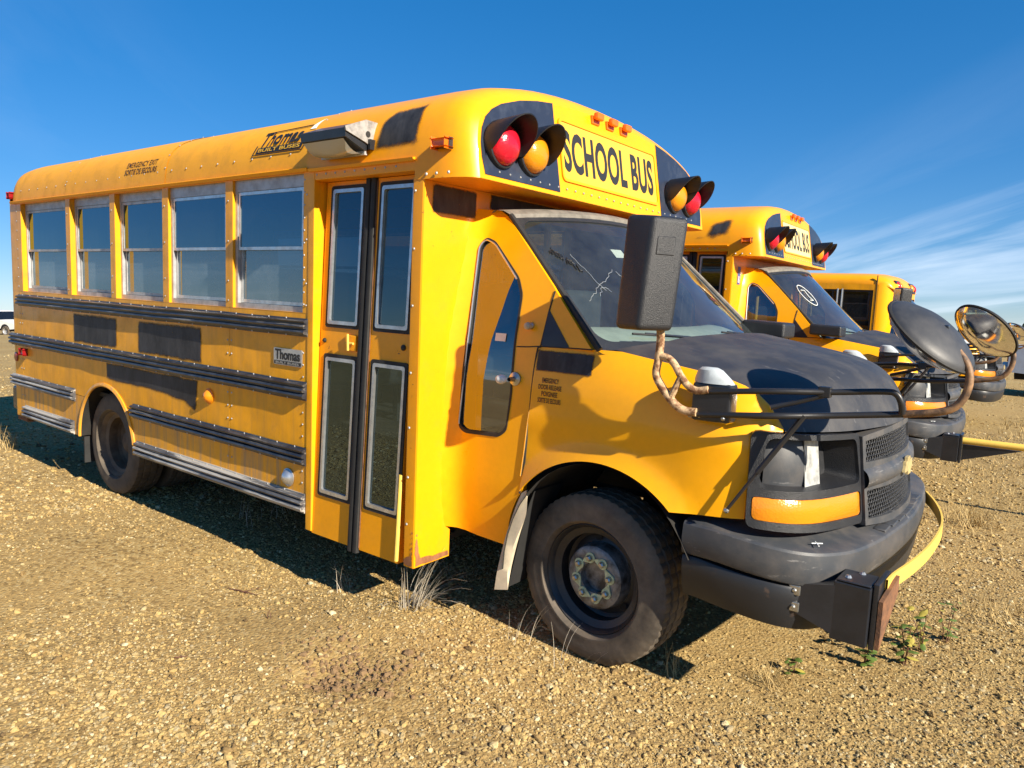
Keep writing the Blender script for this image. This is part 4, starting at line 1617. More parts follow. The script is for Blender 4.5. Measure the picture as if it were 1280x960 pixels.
    g.rbox(-0.05, 0.80, -0.42, 0.42, 0.42, 1.12, 0.06)
    g.build('engine_block', UNDER, bus)
    g = G()
    g.tube([(0, -0.78, 0.372), (0, 0.78, 0.372)], 0.05, 10)
    g.box(-0.12, 0.12, -0.6, 0.6, 0.34, 0.44)
    g.build('front_axle', UNDER, bus)
    # ---- front end: bezels, empty lamp bowls, turn lamps
    sF = s_of_y(-0.455)
    for sgn in (-1, 1):
        mp = (lambda s: s) if sgn < 0 else (lambda s: FL - s)
        ff = lambda s, z, d, off=0.0: front_pt(mp(s), z, d - off)
        z1 = lambda s: 1.128 - 0.036 * (s / sF)
        zb = lambda s: 0.784 - 0.040 * (s / sF)
        o = [(s, zb(s)) for s in np.linspace(0.0, sF, 8)] + [(s, z1(s)) for s in np.linspace(sF, 0.0, 8)]
        o = round_poly(o, 0.03, 3)
        cav = round_poly([(0.035, 0.922), (sF - 0.010, 0.902), (sF - 0.028, 1.072), (0.055, 1.106)], 0.035, 4)
        tl = round_poly([(0.018, 0.812), (sF - 0.010, 0.776), (sF - 0.008, 0.868), (0.016, 0.896)], 0.02, 4)
        bz = panel('headlamp_bezel', o, lambda s, z, d: ff(s, z, d, 0.012), PLASTIC, bus, [cav, tl], res=0.05, thick=0.03, ang=40)
        g = G()
        cvd = densify(cav, 0.03)
        deep = [(sF * 0.5 + (a - sF * 0.5) * 0.93, 0.985 + (b - 0.985) * 0.86) for a, b in cvd]
        V = [ff(a, b, 0.0) for a, b in cvd] + [ff(a, b, 0.115) for a, b in deep]
        m = len(cvd)
        g.add(V, [(i, (i + 1) % m, m + (i + 1) % m, m + i) for i in range(m)])
        V2, F2 = tri2d([(sF * 0.5 + (a - sF * 0.5) * 0.93, 0.985 + (b - 0.985) * 0.86) for a, b in cav], [], 0.06)
        g.add([ff(a, b, 0.115) for a, b in V2], F2)
        g.build('lamp_bowl', PLASTIC, bz)
        # left chamber: bulged shell; pale divider plate
        g = G()
        g.grid(lambda a, b: ff(0.060 + 0.190 * a, 0.918 + 0.172 * b, 0.075 - 0.030 * a - 0.012 * math.sin(b * pi)), 10, 8)
        g.build('lamp_shell', BUMPER, bz)
        g = G()
        pa = [(0.240, 0.906, 0.034), (0.246, 1.104, 0.034), (0.372, 1.094, 0.052), (0.362, 0.900, 0.046)]
        g.add([ff(*p) for p in pa] + [ff(p[0] + 0.004, p[1], p[2] + 0.006) for p in pa], [(0, 1, 2, 3), (7, 6, 5, 4), (0, 4, 5, 1), (1, 5, 6, 2), (2, 6, 7, 3), (3, 7, 4, 0)])
        g.build('divider_plate', REFLECT, bz, smooth=False)
        g = G()
        V2, F2 = tri2d(scale_poly(tl, -0.004), [], 0.03)
        g.add([ff(a, b, 0.0, 0.006 + 0.010 * min(1, edge_dist((a, b), tl) / 0.02)) for a, b in V2], F2)
        g.build('turn_lamp', L_SIG, bz)
    # ---- grille
    gz0, gz1 = 0.725, 1.075
    sa, sb = sF + 0.004, FL - sF - 0.004
    sm = FL / 2
    go = [(s, 0.733 - 0.03 * math.sin((s - sa) / (sb - sa) * pi)) for s in np.linspace(sa, sb, 14)] + [(s, 1.078 + 0.018 * math.sin((s - sa) / (sb - sa) * pi)) for s in np.linspace(sb, sa, 14)]
    upz = (0.975, 1.058)
    loz = (0.758, 0.868)
    h1 = [(s, 0.977 - 0.010 * math.sin((s - sa) / (sb - sa) * pi)) for s in np.linspace(sa + 0.025, sb - 0.025, 14)] + [(s, 1.056 + 0.016 * math.sin((s - sa) / (sb - sa) * pi)) for s in np.linspace(sb - 0.03, sa + 0.03, 14)]
    h2 = [(s, 0.757 - 0.022 * math.sin((s - sa) / (sb - sa) * pi)) for s in np.linspace(sa + 0.030, sb - 0.030, 14)] + [(s, 0.866 - 0.010 * math.sin((s - sa) / (sb - sa) * pi)) for s in np.linspace(sb - 0.025, sa + 0.025, 14)]
    gr = panel('grille', go, lambda s, z, d: front_pt(s, z, d - 0.022), BUMPER, bus, [h1, h2], res=0.06, thick=0.05, ang=40)
    g = G()
    g.grid(lambda a, b: front_pt(sa + (sb - sa) * a, 0.95 - 0.075 * b, -0.022 - 0.020 * math.sin(b * pi) ** 0.6), 20, 6)
    g.build('grille_bar', BUMPER, gr)
    g = G()
    g.grid(lambda a, b: front_pt(sa + (sb - sa) * a, 0.72 + 0.37 * b, 0.05), 20, 2)
    g.build('grille_backing', UNDER, gr)
    g = G()
    cw, ch = 0.0235, 0.0205
    for hol in (h1, h2):
        zs_ = [p[1] for p in hol]
        nrow = int((max(zs_) - min(zs_)) / (ch * 0.78)) + 2
        ncol = int((sb - sa) / cw) + 2
        for i in range(ncol):
            for j in range(nrow):
                cx_, cz_ = sa + i * cw + (j % 2) * cw / 2, min(zs_) + j * ch * 0.78
                if not inside((cx_, cz_), scale_poly(hol, 0.006)):
                    continue
                P = [(cx_ + cw * 0.5 * math.cos(R(30 + 60 * k)) * 1.12, cz_ + ch * 0.5 * math.sin(R(30 + 60 * k)) * 1.02) for k in range(6)]
                Q = [(cx_ + (a - cx_) * 0.74, cz_ + (b - cz_) * 0.74) for a, b in P]
                V = [front_pt(a, b, -0.012) for a, b in P] + [front_pt(a, b, -0.010) for a, b in Q] + [front_pt(a, b, 0.018) for a, b in Q]
                g.add(V, [(k, (k + 1) % 6, 6 + (k + 1) % 6, 6 + k) for k in range(6)] + [(6 + k, 6 + (k + 1) % 6, 12 + (k + 1) % 6, 12 + k) for k in range(6)])
    tag(g.build('grille_mesh', PLASTIC, gr, smooth=False), kind='stuff')
    # emblem
    em = [(-0.085, 0.0 - 0.020), (-0.055, 0.020), (-0.028, 0.020), (-0.022, 0.036), (0.034, 0.036), (0.028, 0.020), (0.085, 0.020), (0.055, -0.020), (0.028, -0.020), (0.022, -0.036), (-0.034, -0.036), (-0.028, -0.020)]
    panel('emblem', [(sm + a, 0.913 + b) for a, b in em], lambda s, z, d: front_pt(s, z, d - 0.052), GOLD, gr, res=0.1, thick=0.012)
    # ---- bumper
    bp = [(0.44, -0.985), (0.62, -0.992), (0.78, -0.970), (0.885, -0.905), (0.955, -0.785), (0.993, -0.65), (1.025, -0.4), (1.043, -0.15), (1.047, 0.0)]
    bp = bp + [(x, -y) for x, y in bp[-2::-1]]
    sp = spline([Vector((a, b, 0)) for a, b in bp], 5)

    def sweep_plan(prof, zoff, ends=None):
        g = G()
        path = []
        n = len(sp)
        for i, p in enumerate(sp):
            t = (sp[min(i + 1, n - 1)] - sp[max(i - 1, 0)]).normalized()
            nx, ny = t.y, -t.x
            side_f = zoff(p)
            path.append(lambda a, b, p=p, nx=nx, ny=ny, q=side_f: (p.x + nx * a, p.y + ny * a, b + q))
        g.sweep(prof, path)
        return g
    zo = lambda p: 0.055 * max(0.0, min(1.0, (1.02 - p.x) / 0.45)) ** 0.8
    sweep_plan([(-0.16, 0.742), (-0.11, 0.722), (-0.06, 0.706), (-0.014, 0.700), (-0.003, 0.695), (0.003, 0.686), (0.010, 0.640), (0.006, 0.590), (0.0, 0.576), (-0.014, 0.568), (-0.16, 0.575)], zo).build('bumper', BUMPER, bus, ang=22)
    sweep_plan([(-0.10, 0.580), (-0.010, 0.574), (-0.004, 0.565), (-0.006, 0.52), (-0.016, 0.455), (-0.035, 0.412), (-0.10, 0.402)], lambda p: 0.045 * max(0.0, min(1.0, (1.0 - p.x) / 0.5))).build('bumper_valance', VALANCE, bus, ang=45)
    for k in range(7):
        y = -0.33 + 0.11 * k
        for j in range(2):
            g = G()
            xo = interp(abs(y), [0, 0.15, 0.4], [1.047, 1.043, 1.025])
            g.rbox(xo - 0.115 + j * 0.055, xo - 0.068 + j * 0.055, y - 0.050, y + 0.050, 0.693, 0.7085, 0.003, 1)
            g.build('step_pad', BUMPER, bus)
    g = G()
    for (a, b, c, d) in (((0.865, -0.845), (0.895, -0.815), 0, 0), ((0.895, -0.86), (0.868, -0.812), 0, 0)):
        g.tube([(a[0], a[1], 0.7335), (b[0], b[1], 0.7325)], 0.002, 5)
    g.build('chalk_mark', MARKERW, bus)
    # ---- wheels
    build_wheel(bus, 0.0, -0.80, -1, R(-4), 0.372, 0.225, TYRE, RIMBLK, True)
    build_wheel(bus, 0.0, 0.80, 1, R(-4), 0.372, 0.225, TYRE, RIMBLK, True)
    for sgn in (-1, 1):
        build_wheel(bus, -3.925, sgn * 1.025, sgn, 0, 0.372, 0.22, TYRE_D, RIMRUST, False)
        build_wheel(bus, -3.925, sgn * 0.76, sgn, 0, 0.372, 0.22, TYRE_D, RIMRUST, False)


def mirror_disc(bus, c, n, rad, back, face, name='crossview_mirror', deep=0.055):
    n = Vector(n).normalized()
    a = n.orthogonal().normalized()
    b = n.cross(a)
    c = Vector(c)
    T = lambda p, q, h: tuple(c + a * p + b * q + n * h)
    g = G()
    k = 40
    g.lathe([(rad * 1.0, -0.008), (rad * 1.02, 0.0), (rad * 0.985, 0.008), (rad * 0.93, 0.016), (rad * 0.8, deep * 0.46), (rad * 0.55, deep * 0.76), (rad * 0.3, deep * 0.94), (0.0, deep)], k, T)
    m = g.build(name, back, bus)
    g = G()
    g.lathe([(rad * 1.0, -0.009), (rad * 0.9, -0.026), (rad * 0.65, -0.048), (rad * 0.3, -0.061), (0.0, -0.064)], k, T)
    g.build('mirror_face', face, m)
    g = G()
    g.tube([T(rad * 1.015 * math.cos(t), rad * 1.015 * math.sin(t), -0.002) for t in np.linspace(0, 2 * pi, 48)[:-1]], 0.007, 6, closed=True)
    g.build('rim', RUBBER, m)
    return m


def build_mirrors(bus, facing, boxes=(-1, 1)):
    for sgn in (-1, 1):
        S = lambda p: (p[0], -sgn * p[1], p[2])
        if sgn in boxes:
            # rear-view mirror in a tall black housing on a rusty Y-shaped post
            c = Vector((0.300, -1.095, 1.668))
            ang = R(-30)
            ca, sa = math.cos(ang), math.sin(ang)

            def H(x, y, z):
                # x out of the back, y across, z up; the back narrows towards the top edge
                k = 1 - 0.05 * (z / 0.2) ** 2
                yy = y * k + 0.012 * (z / 0.2)
                p = Vector((x * ca - yy * sa, x * sa + yy * ca, z)) + c
                return S(tuple(p))
            g = G()
            bm = bmesh.new()
            bmesh.ops.create_cube(bm, size=1)
            for v in bm.verts:
                v.co = (v.co.x * 0.125, v.co.y * 0.21, v.co.z * 0.415)
            for v in bm.verts:          # wedge: the inner front edge is pulled back, more at the bottom
                if v.co.x > 0:
                    v.co.y *= 0.72
                    v.co.y += 0.018 if v.co.z > 0 else 0.0
                    if v.co.z > 0:
                        v.co.z -= 0.012
            bmesh.ops.bevel(bm, geom=bm.edges[:], offset=0.024, segments=4, profile=0.6, affect='EDGES')
            bm.verts.index_update()
            g.add([H(*v.co) for v in bm.verts], [[v.index for v in f.verts] for f in bm.faces])
            bm.free()
            m = g.build('rear_view_mirror', PLASTIC, bus, ang=35)
            g = G()
            g.rbox(-0.0665, -0.064, -0.09, 0.09, -0.19, 0.19, 0.001, 1, fn=H)
            g.build('mirror_face', MIRRORF, m)
            g = G()
            g.rbox(0.054, 0.0655, -0.038, 0.040, 0.06, 0.125, 0.003, 1, fn=H)
            g.build('cover_plate', PLASTIC, m)
            g = G()
            g.tube([S(p) for p in spline([(0.327, -1.07, 1.50), (0.331, -1.06, 1.43), (0.328, -1.06, 1.36), (0.322, -1.06, 1.30), (0.345, -1.06, 1.258), (0.385, -1.058, 1.213), (0.418, -1.052, 1.185), (0.448, -1.047, 1.175), (0.482, -1.045, 1.176)], 5)], 0.0155, 10)
            g.tube([S(p) for p in spline([(0.330, -1.06, 1.368), (0.365, -1.06, 1.362), (0.392, -1.06, 1.342), (0.418, -1.058, 1.303), (0.445, -1.052, 1.270), (0.478, -1.046, 1.254), (0.520, -1.042, 1.262)], 5)], 0.0135, 10)
            g.tube([S((0.420, -1.058, 1.298)), S((0.384, -1.058, 1.216))], 0.013, 8)
            g.build('mirror_post', RUSTTUBE, bus)
        else:
            # housing folded down on to the far corner of the cowl
            g = G()
            g.rbox(-0.10, 0.16, -1.08, -0.87, 1.385, 1.478, 0.018, 3, fn=lambda x, y, z: S((x, y, z + 0.10 * (x - 0.0) * -0.4)))
            g.build('folded_mirror_housing', PLASTIC, bus)
        # fender bracket: black channel with a pale cone on top
        g = G()
        g.rbox(0.455, 0.60, -1.035, -0.96, 1.145, 1.285, 0.012, fn=lambda x, y, z: S((x, y, z)))
        br = g.build('mirror_bracket', BLACK, bus)
        g = G()
        V, F = [], []
        secs = ((1.283, 0.075, 0.040, 0.0), (1.300, 0.068, 0.036, 0.004), (1.330, 0.045, 0.030, 0.012), (1.338, 0.030, 0.020, 0.014))
        for (z, rx, ry, sh) in secs:
            for k in range(20):
                t = 2 * pi * k / 20
                V.append(S((0.525 - sh * 1.5 + rx * math.cos(t), -1.0 + ry * math.sin(t), z)))
        for i in range(3):
            for k in range(20):
                F.append((i * 20 + k, i * 20 + (k + 1) % 20, (i + 1) * 20 + (k + 1) % 20, (i + 1) * 20 + k))
        F.append(tuple(60 + k for k in range(20)))
        g.add(V, F)
        g.build('bracket_cap', CAPGREY, br)
        for q in ((0.49, -1.037, 1.165), (0.58, -1.037, 1.165), (0.455, -1.037, 1.16)):
            g = G()
            dome(g, S(q), (0, sgn, 0), 0.009, 0.006, 8)
            g.build('bolt', STEEL, br)
        # tubes carrying the cross-view mirror in front of the hood corner
        g = G()
        g.tube([S(p) for p in spline([(0.50, -1.035, 1.252), (0.727, -1.02, 1.278), (0.894, -0.93, 1.287), (1.05, -0.885, 1.303), (1.09, -0.88, 1.300), (1.108, -0.875, 1.272), (1.112, -0.862, 1.236)], 6)], 0.0105, 10)
        g.build('mirror_tube', TUBEBLK, bus)
        g = G()
        g.tube([S(p) for p in spline([(0.47, -1.035, 1.166), (0.734, -1.02, 1.194), (0.894, -0.92, 1.206), (1.116, -0.85, 1.233)], 6)], 0.011, 10)
        g.build('mirror_tube', TUBEBLK, bus)
        g = G()
        g.tube([S(p) for p in spline([(1.114, -0.85, 1.2327), (1.228, -0.85, 1.258), (1.272, -0.85, 1.296), (1.287, -0.85, 1.355), (1.275, -0.845, 1.410), (1.235, -0.83, 1.46), (1.205, -0.81, 1.500)], 6)], 0.0125, 10)
        g.build('mirror_tube_bend', RUSTDARK, bus)
        # stay rod down to the bumper and a folding link
        g = G()
        g.tube([S((0.604, -1.0, 0.83)), S((0.70, -0.99, 0.985))], 0.006, 8)
        g.tube([S((0.70, -0.99, 0.985)), S((0.835, -0.965, 1.203))], 0.0105, 8)
        g.build('stay_rod', TUBEBLK, bus)
        g = G()
        dome(g, S((0.604, -1.0, 0.83)), (0, sgn, 0.2), 0.011, 0.012, 8)
        g.build('rod_end', STEEL, bus)
        g = G()
        g.tube([S((0.725, -0.985, 1.218)), S((0.80, -0.95, 1.243)), S((0.895, -0.93, 1.279))], 0.009, 8)
        g.rbox(0.865, 0.905, -0.945, -0.915, 1.268, 1.305, 0.004, fn=lambda x, y, z: S((x, y, z)))
        g.build('folding_link', TUBEBLK, bus)
        if facing == 0:
            mirror_disc(bus, S((1.163, -0.80, 1.492)), (0.58, -0.16, 0.68) if sgn < 0 else (0.50, 0.56, 0.66), 0.158, MIRBACK, MIRRORF)
        else:
            mirror_disc(bus, S((1.140, -0.80, 1.492)), (0.50, 0.56, 0.66) if sgn < 0 else (0.62, 0.06, 0.70), 0.160, MIRBACK, MIRRORF)
        g = G()
        g.tube([S((1.198, -0.81, 1.500)), S((1.17, -0.803, 1.535))], 0.014, 8)
        g.rbox(1.160, 1.212, -0.825, -0.785, 1.495, 1.530, 0.006, fn=lambda x, y, z: S((x, y, z)))
        g.build('mirror_clamp', BLACK, bus)


RUSTDARK = plain('rust_bitten_black_tube', (0.050, 0.032, 0.022), 0.6, scale=14, bump=0.2, bscale=120, col2=(0.34, 0.19, 0.09), lo=0.38, hi=0.6)


def build_gate(bus, folded=True):
    """crossing gate: black box on the bumper with a yellow arm"""
    g = G()
    g.add([(0.84, -0.925, 0.50), (0.84, -0.925, 0.60), (0.97, -0.905, 0.625), (0.97, -0.905, 0.45), (0.85, -0.80, 0.50), (0.85, -0.80, 0.60), (0.98, -0.78, 0.625), (0.98, -0.78, 0.45)],
          [(0, 1, 2, 3), (4, 7, 6, 5), (0, 4, 5, 1), (1, 5, 6, 2), (3, 2, 6, 7), (0, 3, 7, 4)])
    g.build('gate_bracket', BLACK, bus, smooth=False)
    g = G()
    g.rbox(0.965, 1.083, -0.905, -0.765, 0.432, 0.640, 0.005)
    gb = g.build('gate_box', BLACK, bus)
    g = G()
    g.rbox(0.97, 1.081, -0.90, -0.77, 0.641, 0.6485, 0.003, 1)
    g.build('box_lid', BLACK, gb)
    for q in ((1.0, -0.86, 0.649), (1.03, -0.79, 0.649)):
        g = G()
        dome(g, q, (0, 0, 1), 0.012, 0.010, 8)
        g.build('bolt', STEEL, gb)
    for q in ((0.845, -0.928, 0.58), (0.845, -0.928, 0.52)):
        g = G()
        g.rbox(q[0] - 0.02, q[0] + 0.02, q[1] - 0.006, q[1] + 0.004, q[2] - 0.018, q[2] + 0.018, 0.004)
        dome(g, (q[0], q[1] - 0.006, q[2]), (0, -1, 0), 0.009, 0.007, 8)
        g.build('bracket_nut', STEEL, gb)
    g = G()
    g.rbox(1.086, 1.104, -0.885, -0.70, 0.425, 0.655, 0.003)
    g.build('gate_plate', BLACK, bus)
    if folded:
        pts = spline([(1.106, -0.80, 0.625), (1.112, -0.70, 0.627), (1.140, -0.50, 0.632), (1.155, -0.25, 0.632), (1.150, 0.05, 0.632), (1.12, 0.28, 0.632), (1.06, 0.52, 0.632), (0.99, 0.72, 0.632)], 6)
        g = G()
        V, F = [], []
        for i, p in enumerate(pts):
            t = (pts[min(i + 1, len(pts) - 1)] - pts[max(i - 1, 0)]).normalized()
            n = Vector((t.y, -t.x, 0))
            for a, b in ((0.0, -0.028), (0.008, -0.028), (0.008, 0.028), (0.0, 0.028)):
                V.append(p + n * a + Vector((0, 0, b)))
        m = len(pts)
        for i in range(m - 1):
            for k in range(4):
                F.append((i * 4 + k, i * 4 + (k + 1) % 4, i * 4 + 4 + (k + 1) % 4, i * 4 + 4 + k))
        g.add(V, F)
        g.build('gate_arm', YEL_ARM, bus, smooth=False)
        g = G()
        g.add([(1.106, -0.885, 0.43), (1.106, -0.885, 0.60), (1.118, -0.70, 0.645), (1.118, -0.70, 0.58), (1.120, -0.885, 0.43), (1.120, -0.885, 0.60), (1.132, -0.70, 0.645), (1.132, -0.70, 0.58)],
              [(0, 1, 2, 3), (4, 7, 6, 5), (0, 4, 5, 1), (1, 5, 6, 2), (3, 2, 6, 7), (0, 3, 7, 4)])
        g.build('arm_hinge_plate', RUST, bus, smooth=False)
    else:
        g = G()
        g.tube([(1.10, -0.80, 0.60), (3.6, -0.70, 0.60)], 0.028, 12)
        g.build('gate_arm', YEL_ARM, bus)
        g = G()
        g.add([(1.106, -0.80, 0.44), (1.106, -0.80, 0.57), (1.50, -0.80, 0.57), (1.106, -0.78, 0.44), (1.106, -0.78, 0.57), (1.50, -0.78, 0.57)], [(0, 1, 2), (5, 4, 3), (0, 3, 4, 1), (1, 4, 5, 2), (2, 5, 3, 0)])
        g.build('arm_gusset', BLACK, bus, smooth=False)

# ------------------------------------------------------------------ ground
_nz = np.random.default_rng(5)
_W = [(_nz.uniform(0.5, 3.2), _nz.uniform(0, 2 * pi), _nz.uniform(0, 2 * pi)) for _ in range(26)]
MOUNDS = [(-0.95, -1.32, 0.38, 0.050), (-0.35, -1.25, 0.35, 0.035), (-2.6, -1.55, 0.6, 0.025), (0.55, -1.55, 0.5, 0.025), (-0.69, -1.64, 0.16, -0.035), (-0.74, -1.76, 0.08, -0.025),
          (-1.4, -2.6, 0.7, 0.02), (0.5, -2.2, 0.4, -0.02), (1.9, -0.6, 0.6, 0.02), (1.6, 0.8, 0.7, 0.015), (-4.5, -1.9, 0.8, 0.02), (0.12, -1.6, 0.25, 0.02)]


def gz(x, y):
    """ground height: nearly flat under the buses, then following the level prairie"""
    x = np.asarray(x, float)
    y = np.asarray(y, float)
    z = np.zeros_like(x)
    sp = lambda t: np.where(t > 0, np.sqrt(t * t + 4) - 2, 0.0)
    z -= 0.051 * sp(-(x + 6.5))
    z += 0.030 * sp(x - 8)
    z -= 0.014 * sp(y - 0.5) * 1.0
    z += 0.010 * sp(-(y + 8))
    for k, a, p in _W:
        z += 0.0042 / k ** 0.5 * np.sin(k * (x * math.cos(a) + y * math.sin(a)) + p)
    for mx, my, r, h in MOUNDS:
        z += h * np.exp(-((x - mx) ** 2 + (y - my) ** 2) / (r * r))
    # the wheels stand on firm spots
    for wx, wy in ((0, -0.8), (-3.925, -1.0), (0, 0.8), (-3.925, 1.0)):
        k = np.exp(-((x - wx) ** 2 + (y - wy) ** 2) / 0.16)
        z = z * (1 - k) + 0.006 * k
    return z


def graded(lo, hi, c0, c1, d, growth=1.18):
    core = list(np.arange(c0, c1 + 1e-6, d))
    a, s = core[-1], d
    while a < hi:
        s *= growth
        a += s
        core.append(min(a, hi))
    a, s = core[0], d
    while a > lo:
        s *= growth
        a -= s
        core.insert(0, max(a, lo))
    return np.array(core)


def ground_mat():
    m, nt, o = base_mat('gravel_ground')
    g = NT(nt)
    v = g.coord()
    big = g.noise(v, 0.55, 5, 0.6)
    mid = g.noise(v, 3.0, 6, 0.65)
    fine = g.noise(v, 55, 5, 0.7)
    v1 = nt.nodes.new('ShaderNodeTexVoronoi')
    nt.links.new(v, v1.inputs[0])
    v1.inputs['Scale'].default_value = 62
    v2 = nt.nodes.new('ShaderNodeTexVoronoi')
    nt.links.new(v, v2.inputs[0])
    v2.inputs['Scale'].default_value = 140
    sepc = nt.nodes.new('ShaderNodeSeparateColor')
    nt.links.new(v1.outputs['Color'], sepc.inputs[0])
    c = g.ramp(sepc.outputs[0], [(0.0, (0.118, 0.076, 0.029)), (0.25, (0.266, 0.176, 0.064)), (0.6, (0.370, 0.252, 0.096)), (0.85, (0.370, 0.270, 0.116)), (1.0, (0.444, 0.342, 0.168))])
    sand = g.mix(g.ramp(mid, [(0.35, 0.0), (0.65, 1.0)]), (0.414, 0.284, 0.113), (0.333, 0.220, 0.084))
    sel = g.ramp(g.math('ADD', g.math('MULTIPLY', big, 0.65), g.math('MULTIPLY', mid, 0.35)), [(0.42, 0.0), (0.58, 1.0)])
    c = g.mix(g.math('MULTIPLY', sel, 0.6), c, sand)
    soil = g.ramp(g.noise(v, 0.9, 5, 0.65, 0.5), [(0.60, 0.0), (0.72, 1.0)])
    c = g.mix(g.math('MULTIPLY', soil, 0.55), c, (0.17, 0.105, 0.055))
    c = g.mix(g.math('MULTIPLY', g.ramp(fine, [(0.5, 0.0), (0.7, 1.0)]), 0.35), c, (0.15, 0.10, 0.055))
    # dry short grass in the distance
    far = g.coord()
    ln = nt.nodes.new('ShaderNodeVectorMath')
    ln.operation = 'LENGTH'
    nt.links.new(far, ln.inputs[0])
    k = g.ramp(g.math('MULTIPLY', ln.outputs['Value'], 0.01), [(0.07, 0.0), (0.25, 1.0)])
    pat = g.ramp(g.noise(v, 0.35, 6, 0.7), [(0.42, 0.0), (0.62, 1.0)])
    c = g.mix(g.math('MULTIPLY', k, g.math('MULTIPLY', pat, 0.75)), c, (0.36, 0.27, 0.12))
    hgt = g.math('ADD', g.math('MULTIPLY', g.math('SUBTRACT', 1.0, v1.outputs['Distance']), 0.9), g.math('MULTIPLY', g.math('SUBTRACT', 1.0, v2.outputs['Distance']), 0.35))
    hgt = g.math('ADD', hgt, g.math('MULTIPLY', fine, 0.5))
    nb = g.bump(hgt, 0.55, 0.010)
    nt.links.new(g.bsdf(c, 0.93, 0, nb, 0, 0.2), o.inputs[0])
    return m


GROUND = ground_mat()
gxs = graded(-3000, 3000, -6.5, 3.2, 0.055)
gys = graded(-3000, 3000, -3.6, 2.2, 0.055)
XX, YY = np.meshgrid(gxs, gys, indexing='ij')
ZZ = gz(XX, YY)
nx_, ny_ = XX.shape
me = bpy.data.meshes.new('ground')
me.vertices.add(nx_ * ny_)
me.vertices.foreach_set('co', np.stack([XX, YY, ZZ], -1).astype(np.float32).ravel())
ii = (np.arange(nx_ - 1)[:, None] * ny_ + np.arange(ny_ - 1)[None, :]).ravel()
fq = np.stack([ii, ii + ny_, ii + ny_ + 1, ii + 1], -1).astype(np.int32)
me.loops.add(fq.size)
me.loops.foreach_set('vertex_index', fq.ravel())
me.polygons.add(len(fq))
me.polygons.foreach_set('loop_start', np.arange(len(fq), dtype=np.int32) * 4)
me.polygons.foreach_set('use_smooth', np.ones(len(fq), bool))
me.update(calc_edges=True)
me.validate()
me.materials.append(GROUND)
ground = bpy.data.objects.new('ground', me)
COL.objects.link(ground)
tag(ground, 'tan gravel lot the buses stand on, reaching the horizon', 'ground', kind='structure')


def stone_mat(name, ramp_pts):
    m, nt, o = base_mat(name)
    g = NT(nt)
    oi = nt.nodes.new('ShaderNodeObjectInfo')
    v = g.coord()
    c = g.ramp(oi.outputs['Random'], ramp_pts)
    n = g.noise(v, 2.2, 4, 0.6)
    c = g.mix(g.math('MULTIPLY', g.ramp(n, [(0.4, 0.0), (0.7, 1.0)]), 0.35), c, (0.20, 0.13, 0.07))
    nt.links.new(g.bsdf(c, 0.85, 0, g.bump(n, 0.3, 0.05), 0, 0.3), o.inputs[0])
    return m


STONE = stone_mat('gravel_stone', [(0.0, (0.106, 0.070, 0.031)), (0.12, (0.282, 0.183, 0.067)), (0.4, (0.431, 0.300, 0.111)), (0.68, (0.475, 0.344, 0.137)), (0.8, (0.290, 0.239, 0.141)), (0.92, (0.528, 0.413, 0.200)), (1.0, (0.598, 0.522, 0.333))])


